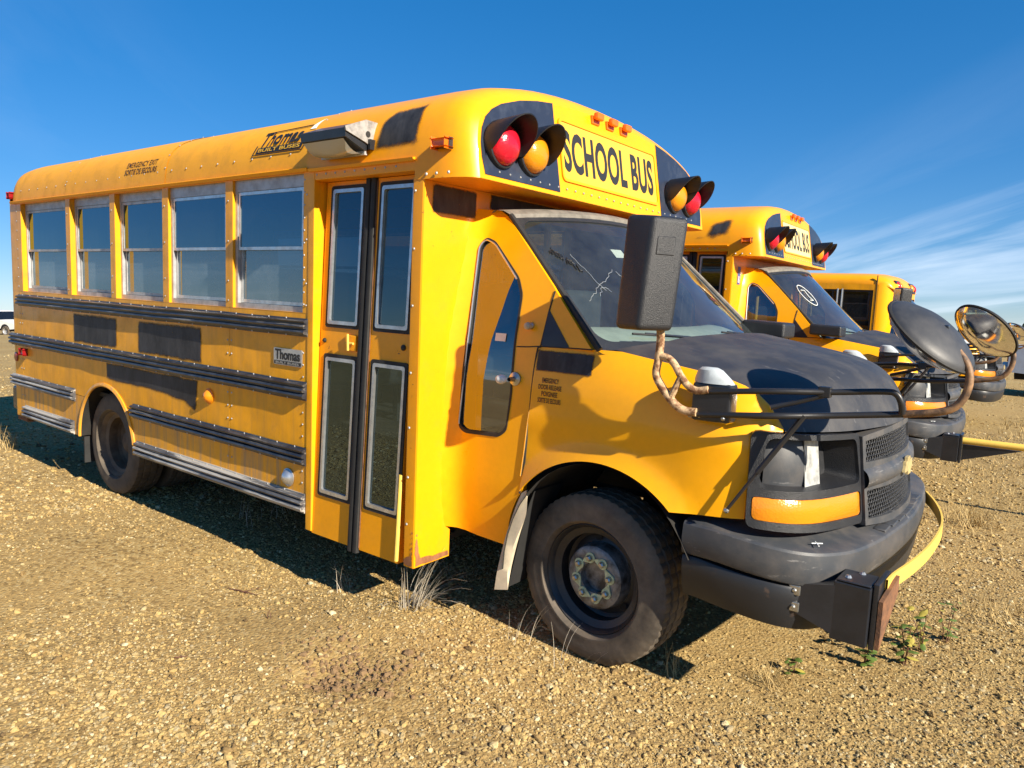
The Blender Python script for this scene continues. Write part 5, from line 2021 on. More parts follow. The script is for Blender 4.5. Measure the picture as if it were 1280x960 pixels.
def scatter(name, pts, sizes, mat, label, cat, flat=0.62, sub=2, seed=0, noise=0.35):
    me = bpy.data.meshes.new(name)
    me.vertices.add(len(pts))
    me.vertices.foreach_set('co', np.asarray(pts, np.float32).ravel())
    a = me.attributes.new('size', 'FLOAT', 'POINT')
    a.data.foreach_set('value', np.asarray(sizes, np.float32))
    ob = bpy.data.objects.new(name, me)
    COL.objects.link(ob)
    ng = bpy.data.node_groups.new(name + '_nodes', 'GeometryNodeTree')
    ng.interface.new_socket('Geometry', in_out='INPUT', socket_type='NodeSocketGeometry')
    ng.interface.new_socket('Geometry', in_out='OUTPUT', socket_type='NodeSocketGeometry')
    N, L = ng.nodes, ng.links
    gi, go = N.new('NodeGroupInput'), N.new('NodeGroupOutput')
    ico = N.new('GeometryNodeMeshIcoSphere')
    ico.inputs['Radius'].default_value = 1
    ico.inputs['Subdivisions'].default_value = sub
    sp_ = N.new('GeometryNodeSetPosition')
    nz = N.new('ShaderNodeTexNoise')
    nz.inputs['Scale'].default_value = 0.9
    nz.inputs['Detail'].default_value = 1
    sb = N.new('ShaderNodeVectorMath')
    sb.operation = 'SUBTRACT'
    sb.inputs[1].default_value = (0.5, 0.5, 0.5)
    scl = N.new('ShaderNodeVectorMath')
    scl.operation = 'SCALE'
    scl.inputs['Scale'].default_value = noise * 4
    L.new(nz.outputs['Color'], sb.inputs[0])
    L.new(sb.outputs[0], scl.inputs[0])
    L.new(ico.outputs[0], sp_.inputs['Geometry'])
    L.new(scl.outputs[0], sp_.inputs['Offset'])
    sm = N.new('GeometryNodeSetMaterial')
    sm.inputs['Material'].default_value = mat
    L.new(sp_.outputs[0], sm.inputs[0])
    iop = N.new('GeometryNodeInstanceOnPoints')
    m2p = N.new('GeometryNodeMeshToPoints')
    L.new(gi.outputs[0], m2p.inputs[0])
    L.new(m2p.outputs[0], iop.inputs['Points'])
    L.new(sm.outputs[0], iop.inputs['Instance'])
    rv = N.new('FunctionNodeRandomValue')
    rv.data_type = 'FLOAT_VECTOR'
    rv.inputs[0].default_value = (-0.5, -0.5, 0)
    rv.inputs[1].default_value = (0.5, 0.5, 6.283)
    rv.inputs['Seed'].default_value = 3 + seed
    L.new(rv.outputs[0], iop.inputs['Rotation'])
    rs = N.new('FunctionNodeRandomValue')
    rs.data_type = 'FLOAT_VECTOR'
    rs.inputs[0].default_value = (0.75, 0.65, flat * 0.7)
    rs.inputs[1].default_value = (1.35, 1.05, flat * 1.25)
    rs.inputs['Seed'].default_value = 9 + seed
    na = N.new('GeometryNodeInputNamedAttribute')
    na.data_type = 'FLOAT'
    na.inputs[0].default_value = 'size'
    mu = N.new('ShaderNodeVectorMath')
    mu.operation = 'SCALE'
    L.new(rs.outputs[0], mu.inputs[0])
    L.new(na.outputs[0], mu.inputs['Scale'])
    L.new(mu.outputs[0], iop.inputs['Scale'])
    L.new(iop.outputs[0], go.inputs[0])
    md = ob.modifiers.new('scatter', 'NODES')
    md.node_group = ng
    me.materials.append(mat)
    tag(ob, label, cat, kind='stuff')
    return ob


def cam_dist(x, y):
    return np.hypot(x - CAM.x, y - CAM.y)


def soil_patch(x, y):
    """bare, finer soil where fewer stones lie"""
    k = 0.5 + 0.5 * np.sin(1.7 * x + 0.6 * y + 0.8) * np.sin(1.1 * y - 0.7 * x + 2.0)
    k2 = np.exp(-((x + 0.60) ** 2 + (y + 1.62) ** 2) / 0.14) + np.exp(-((x - 0.35) ** 2 + (y + 2.25) ** 2) / 0.15) + np.exp(-((x + 1.2) ** 2 + (y + 1.6) ** 2) / 0.25)
    rut = np.exp(-((y + 1.72 + 0.06 * np.sin(1.3 * x)) / 0.13) ** 2) + 0.8 * np.exp(-((y + 2.75 + 0.08 * np.sin(1.1 * x + 1)) / 0.16) ** 2)
    return np.clip(0.9 * k ** 2.2 + 0.7 * k2 + 0.45 * rut, 0, 0.95)


def gen_stones(n, dmin, dmax, a0, a1, smean, ssig, smin, smax):
    d = dmin * (dmax / dmin) ** rng.random(n)
    a = R(a0) + (R(a1) - R(a0)) * rng.random(n)
    x = CAM.x + d * np.cos(a)
    y = CAM.y + d * np.sin(a)
    keep = rng.random(n) > soil_patch(x, y)
    x, y = x[keep], y[keep]
    s = np.clip(np.exp(rng.normal(math.log(smean), ssig, len(x))), smin, smax)
    z = gz(x, y) + s * 0.12
    return np.stack([x, y, z], -1), s


p1, s1 = gen_stones(310000, 1.7, 7.5, 60, 198, 0.0039, 0.50, 0.0016, 0.018)
p2, s2 = gen_stones(130000, 5.5, 26.0, 66, 192, 0.0082, 0.42, 0.0035, 0.024)
scatter('gravel', np.concatenate([p1, p2]), np.concatenate([s1, s2]), STONE, 'loose tan and grey pebbles covering the lot', 'gravel')

# ------------------------------------------------------------------ the near bus
SEC = {}
DONE = set()


def mark(sec):
    for o in bpy.data.objects:
        if o.name not in DONE:
            DONE.add(o.name)
            SEC[o.name] = sec


mark('setting')
bus = empty('school_bus', (0, 0, 0))
tag(bus, 'nearest yellow short school bus with black hood, seen whole in the foreground', 'bus', 'yellow school buses parked in a row')
mark('root')
build_cab(bus)
mark('cab')
build_mirrors(bus, 0, (-1,))
mark('mirrors')
build_body(bus)
build_lamps(bus)
mark('body')
build_flood_lamp(bus)
build_sign(bus, YEL_SIGN, DECALBLK)
build_gate(bus, True)
# painted-over lettering: sprayed black rectangles
sfn = lambda u, v, d: (u, -(HW + 0.0025), v)


def wob(pts, amp=0.0035, res=0.09):
    return [(a + random.uniform(-amp, amp), b + random.uniform(-amp, amp)) for a, b in densify(pts, res)]


decal('sprayed_patch', wob([(-4.375, 1.075), (-3.655, 1.075), (-3.65, 1.312), (-4.37, 1.312)]), sfn, SPRAY, bus, 0.022, 0.042)
decal('sprayed_patch', wob([(-3.385, 1.072), (-2.56, 1.072), (-2.565, 1.312), (-3.375, 1.312)]), sfn, SPRAY, bus, 0.022, 0.042)
decal('sprayed_patch', wob([(-3.85, 0.99), (-2.615, 0.99), (-2.635, 0.80), (-2.66, 0.775), (-2.79, 0.822), (-3.0, 0.838), (-3.23, 0.85), (-3.65, 0.845), (-3.84, 0.862)]), sfn, SPRAY, bus, 0.025, 0.03)
decal('sprayed_patch', [(-1.09, 0.150), (-1.085, 0.223), (-1.07, 0.305), (-1.01, 0.358), (-0.90, 0.372), (-0.835, 0.375), (-0.775, 0.405), (-0.80, 0.340), (-0.795, 0.285), (-0.80, 0.217), (-0.785, 0.158), (-0.93, 0.155)],
      lambda x, s, d: on_roof(x, s, -0.004), SPRAY, bus, 0.014, 0.045)
wfn = lambda y, z, d: (XW + 0.0025, y, z)
decal('sprayed_patch', rrect(-1.155, -0.845, 1.905, 2.045, 0.02, 3), wfn, SPRAY_BR, bus, 0.015, 0.022)
decal('sprayed_patch', [(-0.76, 1.955), (-0.55, 1.985), (0.55, 1.985), (0.76, 1.955), (0.76, 2.046), (-0.76, 2.046)], lambda y, z, d: (XW + 0.004, y, z), SPRAY_BR, bus, 0.02, 0.015)
SPRAY_RUST = spray('rust_bloom', (0.17, 0.065, 0.022), 0.9)
decal('rust_patch', wob([(-1.198, 0.301), (-0.965, 0.301), (-0.965, 0.335), (-1.08, 0.338), (-1.16, 0.345), (-1.172, 0.40), (-1.178, 0.47), (-1.198, 0.49)], 0.004, 0.04), wfn, SPRAY_RUST, bus, 0.012, 0.010)
decal('rust_patch', wob([(-0.832, 0.298), (-0.768, 0.298), (-0.768, 0.50), (-0.785, 0.47), (-0.79, 0.36), (-0.832, 0.33)], 0.004, 0.04), lambda u, v, d: (u, -1.2035, v), SPRAY_RUST, bus, 0.012, 0.010)
ff_ = fender_fn(-1)
decal('sprayed_patch', rrect(-0.292, -0.002, 1.245, 1.345, 0.012, 3), lambda x, z, d: (lambda p: (p[0], p[1] - 0.003, p[2]))(ff_(x, z, 0)), SPRAY, bus, 0.012, 0.016)
for k, (t, w, h) in enumerate((('EMERGENCY', 0.085, 0.021), ('DOOR RELEASE', 0.118, 0.021), ('POIGNEE', 0.082, 0.021), ('SORTIE DE SECOURS', 0.118, 0.021))):
    z0 = 1.203 - 0.0285 * k
    text_fit('release_lettering', t, w, h, lambda u, v, d: (lambda p: (p[0], p[1] - 0.0025, p[2]))(ff_(-0.262 + (0.118 - w) / 2 + u, z0 + v, 0)), BROWNLET, bus, bold=0.018)
# roof lettering: maker's plate and exit notice
rl = lambda x0, s0, kx, dp: (lambda u, v, d: on_roof(x0 + u + kx * v, s0 + v, -0.001 - dp))
text_fit('roof_lettering', 'Thomas', 0.345, 0.085, rl(-2.015, 0.264, 0.10, 0), DECALBLK, bus, bold=0.022, shear=0.2)
pl = [(-2.045, 0.225), (-1.65, 0.225), (-1.635, 0.256), (-2.03, 0.256)]
V_, F_ = tri2d(pl, [], 0.05)
mk('roof_lettering_bar', [on_roof(a, b, -0.0005) for a, b in V_], F_, DECALBLK, bus)
text_fit('roof_lettering', 'BUILT BUSES', 0.36, 0.019, rl(-2.022, 0.231, 0.2, 0.002), YEL_SIGN, bus, bold=0.02)
g = G()
for a, b in (((-2.07, 0.217), (-2.04, 0.268)), ((-2.07, 0.217), (-1.64, 0.217)), ((-1.64, 0.217), (-1.612, 0.262)), ((-2.0, 0.346), (-1.62, 0.358))):
    g.tube([on_roof(a[0] + (b[0] - a[0]) * t, a[1] + (b[1] - a[1]) * t, -0.0005) for t in np.linspace(0, 1, 6)], 0.0025, 5)
g.build('roof_lettering_border', DECALBLK, bus)
text_fit('exit_lettering', 'EMERGENCY EXIT', 0.40, 0.036, rl(-3.52, 0.254, 0.1, 0), BROWNLET, bus, bold=0.012)
text_fit('exit_lettering', 'SORTIE DE SECOURS', 0.42, 0.036, rl(-3.53, 0.206, 0.1, 0), BROWNLET, bus, bold=0.012)
# badge on the flank
panel('maker_badge', rrect(-1.848, -1.605, 1.150, 1.238, 0.006, 2), lambda u, v, d: (u, -(HW + 0.006 - d), v), ALU, bus, res=0.3, thick=0.005)
text_fit('badge_lettering', 'Thomas', 0.215, 0.056, lambda u, v, d: (-1.835 + u, -(HW + 0.0075), 1.177 + v), DECALBLK, bus, bold=0.03)
panel('badge_band', [(-1.842, 1.153), (-1.612, 1.153), (-1.612, 1.172), (-1.842, 1.172)], lambda u, v, d: (u, -(HW + 0.0075), v), DECALBLK, bus, res=0.3, thick=0)
text_fit('badge_lettering', 'BUILT BUSES', 0.20, 0.012, lambda u, v, d: (-1.827 + u, -(HW + 0.0085), 1.1565 + v), ALU, bus, bold=0.02)
# white overspray streak at the roof joint
V_, F_ = tri2d([(-1.63, 0.33), (-1.57, 0.33), (-1.50, 0.45), (-1.42, 0.70), (-1.49, 0.72), (-1.57, 0.45)], [], 0.03)
o_ = mk('white_paint_streak', [on_roof(a, b, 0.0005) for a, b in V_], F_, spray('white_spray', (0.7, 0.68, 0.6)), bus)
at_ = o_.data.attributes.new('a', 'FLOAT', 'POINT')
at_.data.foreach_set('value', [0.85] * len(o_.data.vertices))
# door knobs of the cab window and the small release knob
for (x, z, L_, r) in ((-0.392, 1.203, 0.075, 0.021), (-0.344, 1.437, 0.030, 0.017)):
    g = G()
    y0 = -cab_y(z)
    g.lathe([(0.030 if L_ > 0.05 else 0.016, -0.002), (0.030 if L_ > 0.05 else 0.016, 0.006), (0.012, 0.012), (0.009, L_ * 0.6)], 16, lambda a, b, h: (x + a - 0.02 * h, y0 - h, z + b))
    kn = g.build('door_knob', STEEL, bus)
    g = G()
    g.lathe([(0.009, L_ - r * 1.2), (r * 0.8, L_ - r * 0.9), (r, L_ - r * 0.3), (r * 0.85, L_ + r * 0.3), (r * 0.4, L_ + r * 0.6), (0, L_ + r * 0.65)], 18, lambda a, b, h: (x + a - 0.35 * h * (L_ > .05), y0 - h, z + b))
    g.build('knob_grip', CREAM if L_ < 0.05 else WHITE, kn)
# sticker in the cab window
panel('window_sticker', [(-0.535, 1.36), (-0.475, 1.36), (-0.475, 1.395), (-0.535, 1.395)], cab_fn(-1, -0.004), WHITE, bus, res=0.1, thick=0)
# yellow plug on the hood lip
g = G()
g.lathe([(0, 0.006), (0.02, 0.005), (0.024, 0.0)], 18, lambda a, b, h: (0.845 + h + 0.25 * b * 0, -0.58 + a, 1.135 + b * 0.9))
g.build('hood_plug', YEL_ARM, bus)
# crack and scribble on the windshield
g = G()
for pts in ([(-0.77, 0.69), (-0.74, 0.58), (-0.72, 0.47), (-0.70, 0.42)], [(-0.85, 0.34), (-0.78, 0.40), (-0.71, 0.46), (-0.62, 0.51), (-0.53, 0.57)], [(-0.76, 0.38), (-0.70, 0.44), (-0.66, 0.40)], [(-0.52, 0.56), (-0.49, 0.51)]):
    P = [Vector((a, b, 0)) for a, b in pts]
    Q = spline(P, 5)
    g.tube([shield_pt(p.x + random.uniform(-.006, .006), p.y + random.uniform(-.008, .008), -0.0005) for p in Q], 0.0008, 5)
g.build('windshield_crack', CRACK, bus)
g = G()
for i in range(15):
    u0, v0 = -0.89 + 0.0085 * i, 0.73 - 0.0105 * i
    Q = spline([Vector((u0 + random.uniform(-.010, .014), v0 + random.uniform(-.035, .035), 0)) for _ in range(4)], 4)
    g.tube([shield_pt(p.x, p.y, -0.001) for p in Q], 0.0022, 4)
g.build('windshield_scribble', DECALBLK, bus)
panel('registration_sticker', [(-0.40, 0.68), (-0.30, 0.68), (-0.30, 0.745), (-0.40, 0.745)], lambda u, v, d: shield_pt(u, v, 0.006), WHITE, bus, res=0.2, thick=0)
mark('first_only')


# ------------------------------------------------------------------ second bus: same model, other markings
def copy_bus(src, secs, loc, rz, label):
    r = src.copy()
    COL.objects.link(r)
    r.location = loc
    r.rotation_euler = (0, 0, rz)
    r['label'] = label
    for ch in list(src.children):
        if SEC.get(ch.name) in secs:
            copy_tree(ch, r)
    return r


bus2 = copy_bus(bus, ('cab', 'body'), (-0.28, 4.15, -0.045), R(2.5), 'second yellow school bus, cream sign board, directly behind the nearest bus')
build_mirrors(bus2, 1, (1,))
build_sign(bus2, CREAM_SIGN, DECALBLK)
build_gate(bus2, False)
decal('sprayed_patch', wob([(-1.17, 0.15), (-1.22, 0.19), (-1.06, 0.21), (-1.04, 0.28), (-0.98, 0.36), (-0.86, 0.40), (-0.78, 0.36), (-0.79, 0.26), (-0.83, 0.17), (-0.95, 0.14)], 0.02), lambda x, s, d: on_roof(x, s, -0.004), SPRAY, bus2, 0.02, 0.09)
panel('accessibility_sticker', [(-1.06, 1.80), (-0.985, 1.80), (-0.985, 1.96), (-1.06, 1.96)], lambda y, z, d: (XW + 0.003, y, z), plain('blue_sticker', (0.03, 0.08, 0.3), 0.5), bus2, res=0.3, thick=0)
text_fit('sticker_symbol', '&', 0.05, 0.06, lambda u, v, d: (XW + 0.0045, -1.05 + u, 1.815 + v), WHITE, bus2)
g = G()
g.tube([shield_pt(-0.60 + 0.105 * math.cos(t), 0.62 + 0.15 * math.sin(t), -0.002) for t in np.linspace(0, 2 * pi, 30)[:-1]], 0.004, 5, closed=True)
g.tube([shield_pt(a, b, -0.002) for a, b in ((-0.64, 0.70), (-0.57, 0.69), (-0.59, 0.60), (-0.57, 0.54), (-0.63, 0.55))], 0.004, 5)
g.build('windshield_scribble', MARKERW, bus2)
# folded stop arm seen through the cab window
g = G()
g.lathe([(0, 0.004), (0.16, 0.004), (0.16, 0)], 8, lambda a, b, h: (-0.60 + a, 0.55 - h, 1.22 + b))
g.build('stop_paddle', plain('stop_red', (0.55, 0.03, 0.02), 0.5), bus2)

# ------------------------------------------------------------------ third bus: lower body with wide glass door
bus3 = copy_bus(bus, ('cab',), (-0.42, 10.35, -0.13), R(1.0), 'third yellow bus, lower body with wide dark door glass, farther back in the row')
build_mirrors(bus3, 1, ())


def body3(bus):
    X0, X1, HB = -6.2, -0.70, 1.10
    zt = 2.12
    sf = lambda sgn: (lambda u, v, d: (u, sgn * (HB - d), v))
    for sgn in (-1, 1):
        panel('side_wall', [(X0, 0.40), (X1, 0.40), (X1, 1.25), (X0, 1.25)], sf(sgn), YEL_SIDE, bus, res=0.8, thick=0.02)
        holes = []
        xs = [-5.9, -5.0, -4.1, -3.2, -2.45, -1.80, -0.73]
        for a, b in zip(xs, xs[1:]):
            holes.append([(a + 0.04, 1.30), (b - 0.04, 1.30), (b - 0.04, 2.03), (a + 0.04, 2.03)])
        panel('window_wall', [(X0, 1.2502), (X1, 1.2502), (X1, zt), (X0, zt)], sf(sgn), YEL_SIDE, bus, holes, res=0.8, thick=0.05)
        for a, b in zip(xs, xs[1:]):
            w = panel('window', [(a + 0.04, 1.30), (b - 0.04, 1.30), (b - 0.04, 2.03), (a + 0.04, 2.03)], lambda u, v, d: (u, sgn * (HB - 0.012 - d), v), RUBBER, bus,
                      [[(a + 0.07, 1.33), (b - 0.07, 1.33), (b - 0.07, 2.0), (a + 0.07, 2.0)]], res=0.8, thick=0.02)
            panel('pane', [(a + 0.06, 1.32), (b - 0.06, 1.32), (b - 0.06, 2.01), (a + 0.06, 2.01)], lambda u, v, d: (u, sgn * (HB - 0.025 - d), v), G_DARK, w, res=0.8, thick=0)
    for x in (-1.30, -1.23):
        g = G()
        g.tube([(x, -HB - 0.004, 1.28), (x, -HB - 0.004, 2.04)], 0.014, 8)
        g.build('door_mullion', ALU, bus)
    half = [(1.10, zt - 0.0), (1.10, 2.17), (1.06, 2.235), (0.96, 2.275), (0.7, 2.305), (0.35, 2.32), (0, 2.325)]
    prof = [(-a, b) for a, b in half] + half[-2::-1]
    rg = [(X0, 0.12), (X0 + 0.06, 0.03), (X0 + 0.2, 0.0), (-0.98, 0.0), (-0.78, 0.012), (-0.64, 0.06), (-0.56, 0.14), (-0.50, 0.26), (-0.47, 0.40)]
    V, F = [], []
    m = len(prof)
    for x, d in rg:
        for (y, z) in prof:
            k = 1 - d / 1.1
            V.append((x, y * (1 - d * 0.30), zt + (z - zt) * max(0.05, 1 - d * 2.2) - d * 0.25 * (x > -2)))
    for i in range(len(rg) - 1):
        for k in range(m - 1):
            F.append((i * m + k, i * m + k + 1, (i + 1) * m + k + 1, (i + 1) * m + k))
    G().add(V, F).build('roof', YEL, bus, ang=60)
    g = G()
    g.grid(lambda a, b: (-0.70 + 0.23 * math.sin(a * pi / 2), -HB + 0.30 * (1 - math.cos(a * pi / 2)), 1.30 + b * (2.14 - 1.30)), 8, 1)
    g.grid(lambda a, b: (-0.70 + 0.23 * math.sin(a * pi / 2), HB - 0.30 * (1 - math.cos(a * pi / 2)), 1.30 + b * (2.14 - 1.30)), 8, 1)
    g.build('front_corner', YEL_CAB, bus)
    g = G()
    g.box(-0.70, -0.47, -0.80, 0.80, 1.93, 2.02)
    g.build('front_header', YEL, bus, smooth=False)
    for sgn in (-1, 1):
        g = G()
        g.rbox(-0.50, -0.455, sgn * 0.62 - 0.20, sgn * 0.62 + 0.20, 2.03, 2.20, 0.02, fn=lambda x, y, z: (x - 0.35 * (z - 2.03), y, z))
        lp = g.build('lamp_housing', BLACK, bus)
        for y, m_ in ((0.72, L_RED), (0.52, L_AMB)):
            g = G()
            g.lathe([(0.07, 0), (0.06, 0.03), (0.03, 0.05), (0, 0.055)], 16, lambda a, b, h: (-0.475 + h - 0.3 * (0.085 + b) , sgn * y + a, 2.115 + b))
            g.build('lens', m_, lp)
    for a, b in ((-0.735, 2.10),):
        g = G()
        g.box(a, a + 0.012, -HB - 0.004, -HB + 0.02, 1.25, 2.26)
        g.build('body_joint', RUBBER, bus, smooth=False)
    # sprayed-over stripes above the windows
    f3 = lambda u, v, d: (u, -(HB + 0.004), v)
    decal('sprayed_stripe', [(-2.15, 2.075), (-1.75, 2.10), (-1.55, 2.075), (-1.42, 2.12), (-1.60, 2.09), (-1.75, 2.145), (-1.98, 2.15), (-1.80, 2.125), (-1.86, 2.09)], f3, SPRAY, bus, 0.03, 0.012)
    decal('sprayed_stripe', [(-1.30, 2.05), (-1.15, 2.085), (-1.02, 2.08), (-1.0, 2.05)], f3, SPRAY, bus, 0.03, 0.012)
    decal('sprayed_stripe', [(-3.2, 2.05), (-2.6, 2.095), (-2.3, 2.07), (-2.55, 2.06)], f3, SPRAY, bus, 0.03, 0.012)
    g = G()
    g.box(X0, X0 + 0.02, -HB, HB, 0.4, 2.2)
    g.build('rear_wall', YEL_SIDE, bus, smooth=False)
    g = G()
    g.box(X0 + 0.03, -0.75, -1.05, 1.05, 0.66, 0.70)
    g.build('floor', INTER, bus, smooth=False)
    g = G()
    for s_ in (-1, 1):
        g.box(-6.0, 0.8, s_ * 0.42 - 0.035, s_ * 0.42 + 0.035, 0.43, 0.60)
    g.build('chassis_frame', UNDER, bus, smooth=False)


body3(bus3)

# ------------------------------------------------------------------ other vehicles at the edges


def pickup(name, loc, rz, paint_mat, label):
    root = empty(name, loc, rz)
    tag(root, label, 'pickup')
    hw = 0.98
    prof = [(-2.75, 0.55), (-2.75, 1.12), (-0.95, 1.14), (-0.90, 1.16), (-0.62, 1.80), (-0.35, 1.86), (0.45, 1.84), (0.62, 1.78), (1.20, 1.20), (1.45, 1.14), (2.45, 1.02), (2.68, 0.92), (2.72, 0.58),
            (2.25, 0.52)] + arc(1.75, 0.42, 0.48, 15, 165, 12) + [(-1.22, 0.50)] + arc(-1.72, 0.42, 0.48, 12, 168, 12)
    for sgn in (-1, 1):
        tum = lambda z: 0.0 if z < 1.14 else (z - 1.14) * 0.30
        win = [(-0.70, 1.20), (-0.48, 1.72), (0.42, 1.74), (1.0, 1.22)]
        body = panel('body_side', prof, lambda u, v, d: (u, sgn * (hw - tum(v) - d), v), paint_mat, root, [win], res=0.2, thick=0.03)
        panel('side_window', win, lambda u, v, d: (u, sgn * (hw - 0.012 - tum(v) - d), v), G_DARK, root, res=0.5, thick=0)
        for x in (1.75, -1.72):
            build_wheel(root, x, sgn * 0.86, sgn, 0, 0.372, 0.23, TYRE, ALU_DULL, False)
        g = G()
        g.rbox(2.60, 2.735, sgn * 0.78 - 0.17, sgn * 0.78 + 0.17, 0.78, 0.95, 0.02)
        g.build('headlamp', L_CLR, root)
        g = G()
        g.rbox(-2.775, -2.70, sgn * 0.90 - 0.07, sgn * 0.90 + 0.075, 0.78, 1.08, 0.015)
        g.build('tail_lamp', L_DRED, root)
        g = G()
        g.rbox(0.85, 0.98, sgn * 1.02, sgn * 1.20, 1.22, 1.42, 0.02)
        g.build('door_mirror', BLACK, root)
    top = [(-2.75, 0.55), (-2.75, 1.12), (-0.95, 1.14), (-0.62, 1.80), (-0.35, 1.86), (0.45, 1.84), (0.62, 1.78), (1.20, 1.20), (1.45, 1.14), (2.45, 1.02), (2.68, 0.92), (2.72, 0.58)]
    g = G()
    V, F = [], []
    for x, z in top:
        t = hw - (0 if z < 1.145 else (z - 1.14) * 0.30) - 0.002
        V += [(x, -t, z), (x, -t * 0.5, z + 0.012), (x, t * 0.5, z + 0.012), (x, t, z)]
    for i in range(len(top) - 1):
        if i in (3, 6):
            continue
        for k in range(3):
            F.append((i * 4 + k, i * 4 + k + 1, i * 4 + k + 5, i * 4 + k + 4))
    g.add(V, F)
    g.build('body_top', paint_mat, root)
    for nm, (xa, za), (xb, zb) in (('rear_window', (-0.93, 1.15), (-0.62, 1.80)), ('windshield', (1.20, 1.20), (0.62, 1.78))):
        g = G()
        ya, yb = hw - 0.03, hw - 0.03 - 0.6 * 0.30
        g.add([(xa, -ya, za), (xa, ya, za), (xb, yb, zb), (xb, -yb, zb)], [(0, 1, 2, 3)])
        g.build(nm, G_DARK, root)
    for x0, x1 in ((-2.86, -2.72), (2.68, 2.82)):
        g = G()
        g.rbox(x0, x1, -0.97, 0.97, 0.48, 0.68, 0.03)
        g.build('bumper', ALU_DULL, root)
    g = G()
    g.box(-2.6, 2.5, -0.7, 0.7, 0.38, 0.55)
    g.build('underbody', UNDER, root, smooth=False)
    return root


PK_W = paint('pickup_white', (0.72, 0.72, 0.70), (0.66, 0.66, 0.64), dirt=0.2, coat=0.4, seed=4.4)
PK_B = paint('pickup_blue_grey', (0.22, 0.27, 0.36), (0.26, 0.30, 0.38), dirt=0.2, coat=0.4, seed=6.4)
pickup('pickup_truck', (-64.4, 17.2, float(gz(-64.4, 17.2))), R(20), PK_W, 'white pickup truck at the far left edge beyond the bus')
pickup('pickup_truck', (2.9, 17.6, float(gz(2.9, 17.6))), R(4), PK_B, 'blue-grey pickup truck at the right edge beyond the row of buses')

# ------------------------------------------------------------------ dry grass, weeds, twigs
STRAW = plain('dry_straw', (0.50, 0.36, 0.15), 0.8, var=0.35, scale=3)
STRAW_G = plain('bleached_dry_grass', (0.52, 0.46, 0.36), 0.8, var=0.3, scale=3)
LEAF_G = plain('weed_green', (0.11, 0.17, 0.03), 0.55, var=0.4, scale=30)
LEAF_Y = plain('weed_yellow', (0.40, 0.33, 0.06), 0.55, var=0.3, scale=30)
STEM = plain('weed_stem', (0.14, 0.06, 0.035), 0.7, var=0.3)


def blade_geo(g, base, ang, lean, L, w, droop=0.5, seg=5):
    b = Vector(base)
    dirv = Vector((math.cos(ang), math.sin(ang), 0))
    sd = Vector((-math.sin(ang), math.cos(ang), 0))
    pts = []
    for i in range(seg + 1):
        t = i / seg
        th = lean + droop * t * t
        if i == 0:
            p = b.copy()
        else:
            p = pts[-1] + (dirv * math.sin(th) + Vector((0, 0, 1)) * math.cos(th)) * (L / seg)
        pts.append(p)
    V, F = [], []
    for i, p in enumerate(pts):
        ww = w * (1 - i / seg * 0.85)
        V += [p - sd * ww, p + Vector((0, 0, ww * 0.6)) * 0 + dirv * ww * 0.5, p + sd * ww]
    for i in range(seg):
        for k in range(2):
            F.append((i * 3 + k, i * 3 + k + 1, i * 3 + k + 4, i * 3 + k + 3))
    g.add(V, F)


def tuft(x, y, n, L, spread, mat, label, name='grass_tuft', group='dry grass tufts', w=0.0016, bias=None, rad=0.05):
    g = G()
    for _ in range(n):
        a = random.uniform(0, 2 * pi) if bias is None else random.gauss(bias, 0.7)
        r = rad * random.random() ** 0.7
        bx, by = x + r * math.cos(a * 1.7), y + r * math.sin(a * 1.7)
        blade_geo(g, (bx, by, float(gz(bx, by)) - 0.004), a, random.uniform(0.1, spread), L * random.uniform(0.4, 1.15), w * random.uniform(0.7, 1.4), random.uniform(0.2, 1.1))
    o = g.build(name, mat)
    tag(o, label, 'grass', group)
    return o


tuft(-0.93, -1.05, 70, 0.34, 1.0, STRAW_G, 'grey bleached grass tuft arching out below the front corner of the entrance door', bias=R(10), rad=0.09, w=0.0026)
tuft(-1.36, -1.12, 12, 0.20, 0.35, STRAW_G, 'few thin dry stalks left of the bleached tuft below the entrance door', rad=0.06, w=0.0013)
tuft(-0.36, -0.93, 12, 0.30, 0.8, STRAW_G, 'sparse pale stalks in the shadow just behind the front tyre', bias=R(-10), rad=0.10, w=0.0013)
tuft(-0.05, -1.00, 9, 0.22, 0.6, STRAW_G, 'thin pale stalks in front of the bottom of the front tyre', rad=0.12, w=0.0012)
tuft(-5.9, -1.15, 30, 0.26, 0.8, STRAW, 'small yellow-green grass tuft at the left edge of the bus shadow', rad=0.09, w=0.003)
tuft(0.36, -0.72, 26, 0.16, 0.7, STRAW, 'low straw tuft in the shadow right of the front tyre', rad=0.08)
tuft(0.68, -0.50, 70, 0.13, 1.0, STRAW, 'low fuzzy straw tuft on the gravel below the bumper corner', rad=0.08)
tuft(1.02, 2.95, 90, 0.22, 0.8, STRAW, 'straw tuft beyond the curved yellow crossing arm', rad=0.2, w=0.003)
tuft(1.41, 1.0, 160, 0.12, 1.0, STRAW, 'broad flattened straw tuft at the right edge level with the gate box', rad=0.26)
tuft(-1.34, -1.55, 9, 0.06, 0.9, STEM, 'tiny dark weed on the gravel left of the dug-up soil', rad=0.03)
tuft(-2.6, -0.6, 26, 0.20, 0.8, STRAW_G, 'dry grass in the dark under the middle of the near bus', rad=0.3)
tuft(-1.2, -0.5, 26, 0.20, 0.8, STRAW_G, 'dry grass in the dark under the entrance step', rad=0.3)


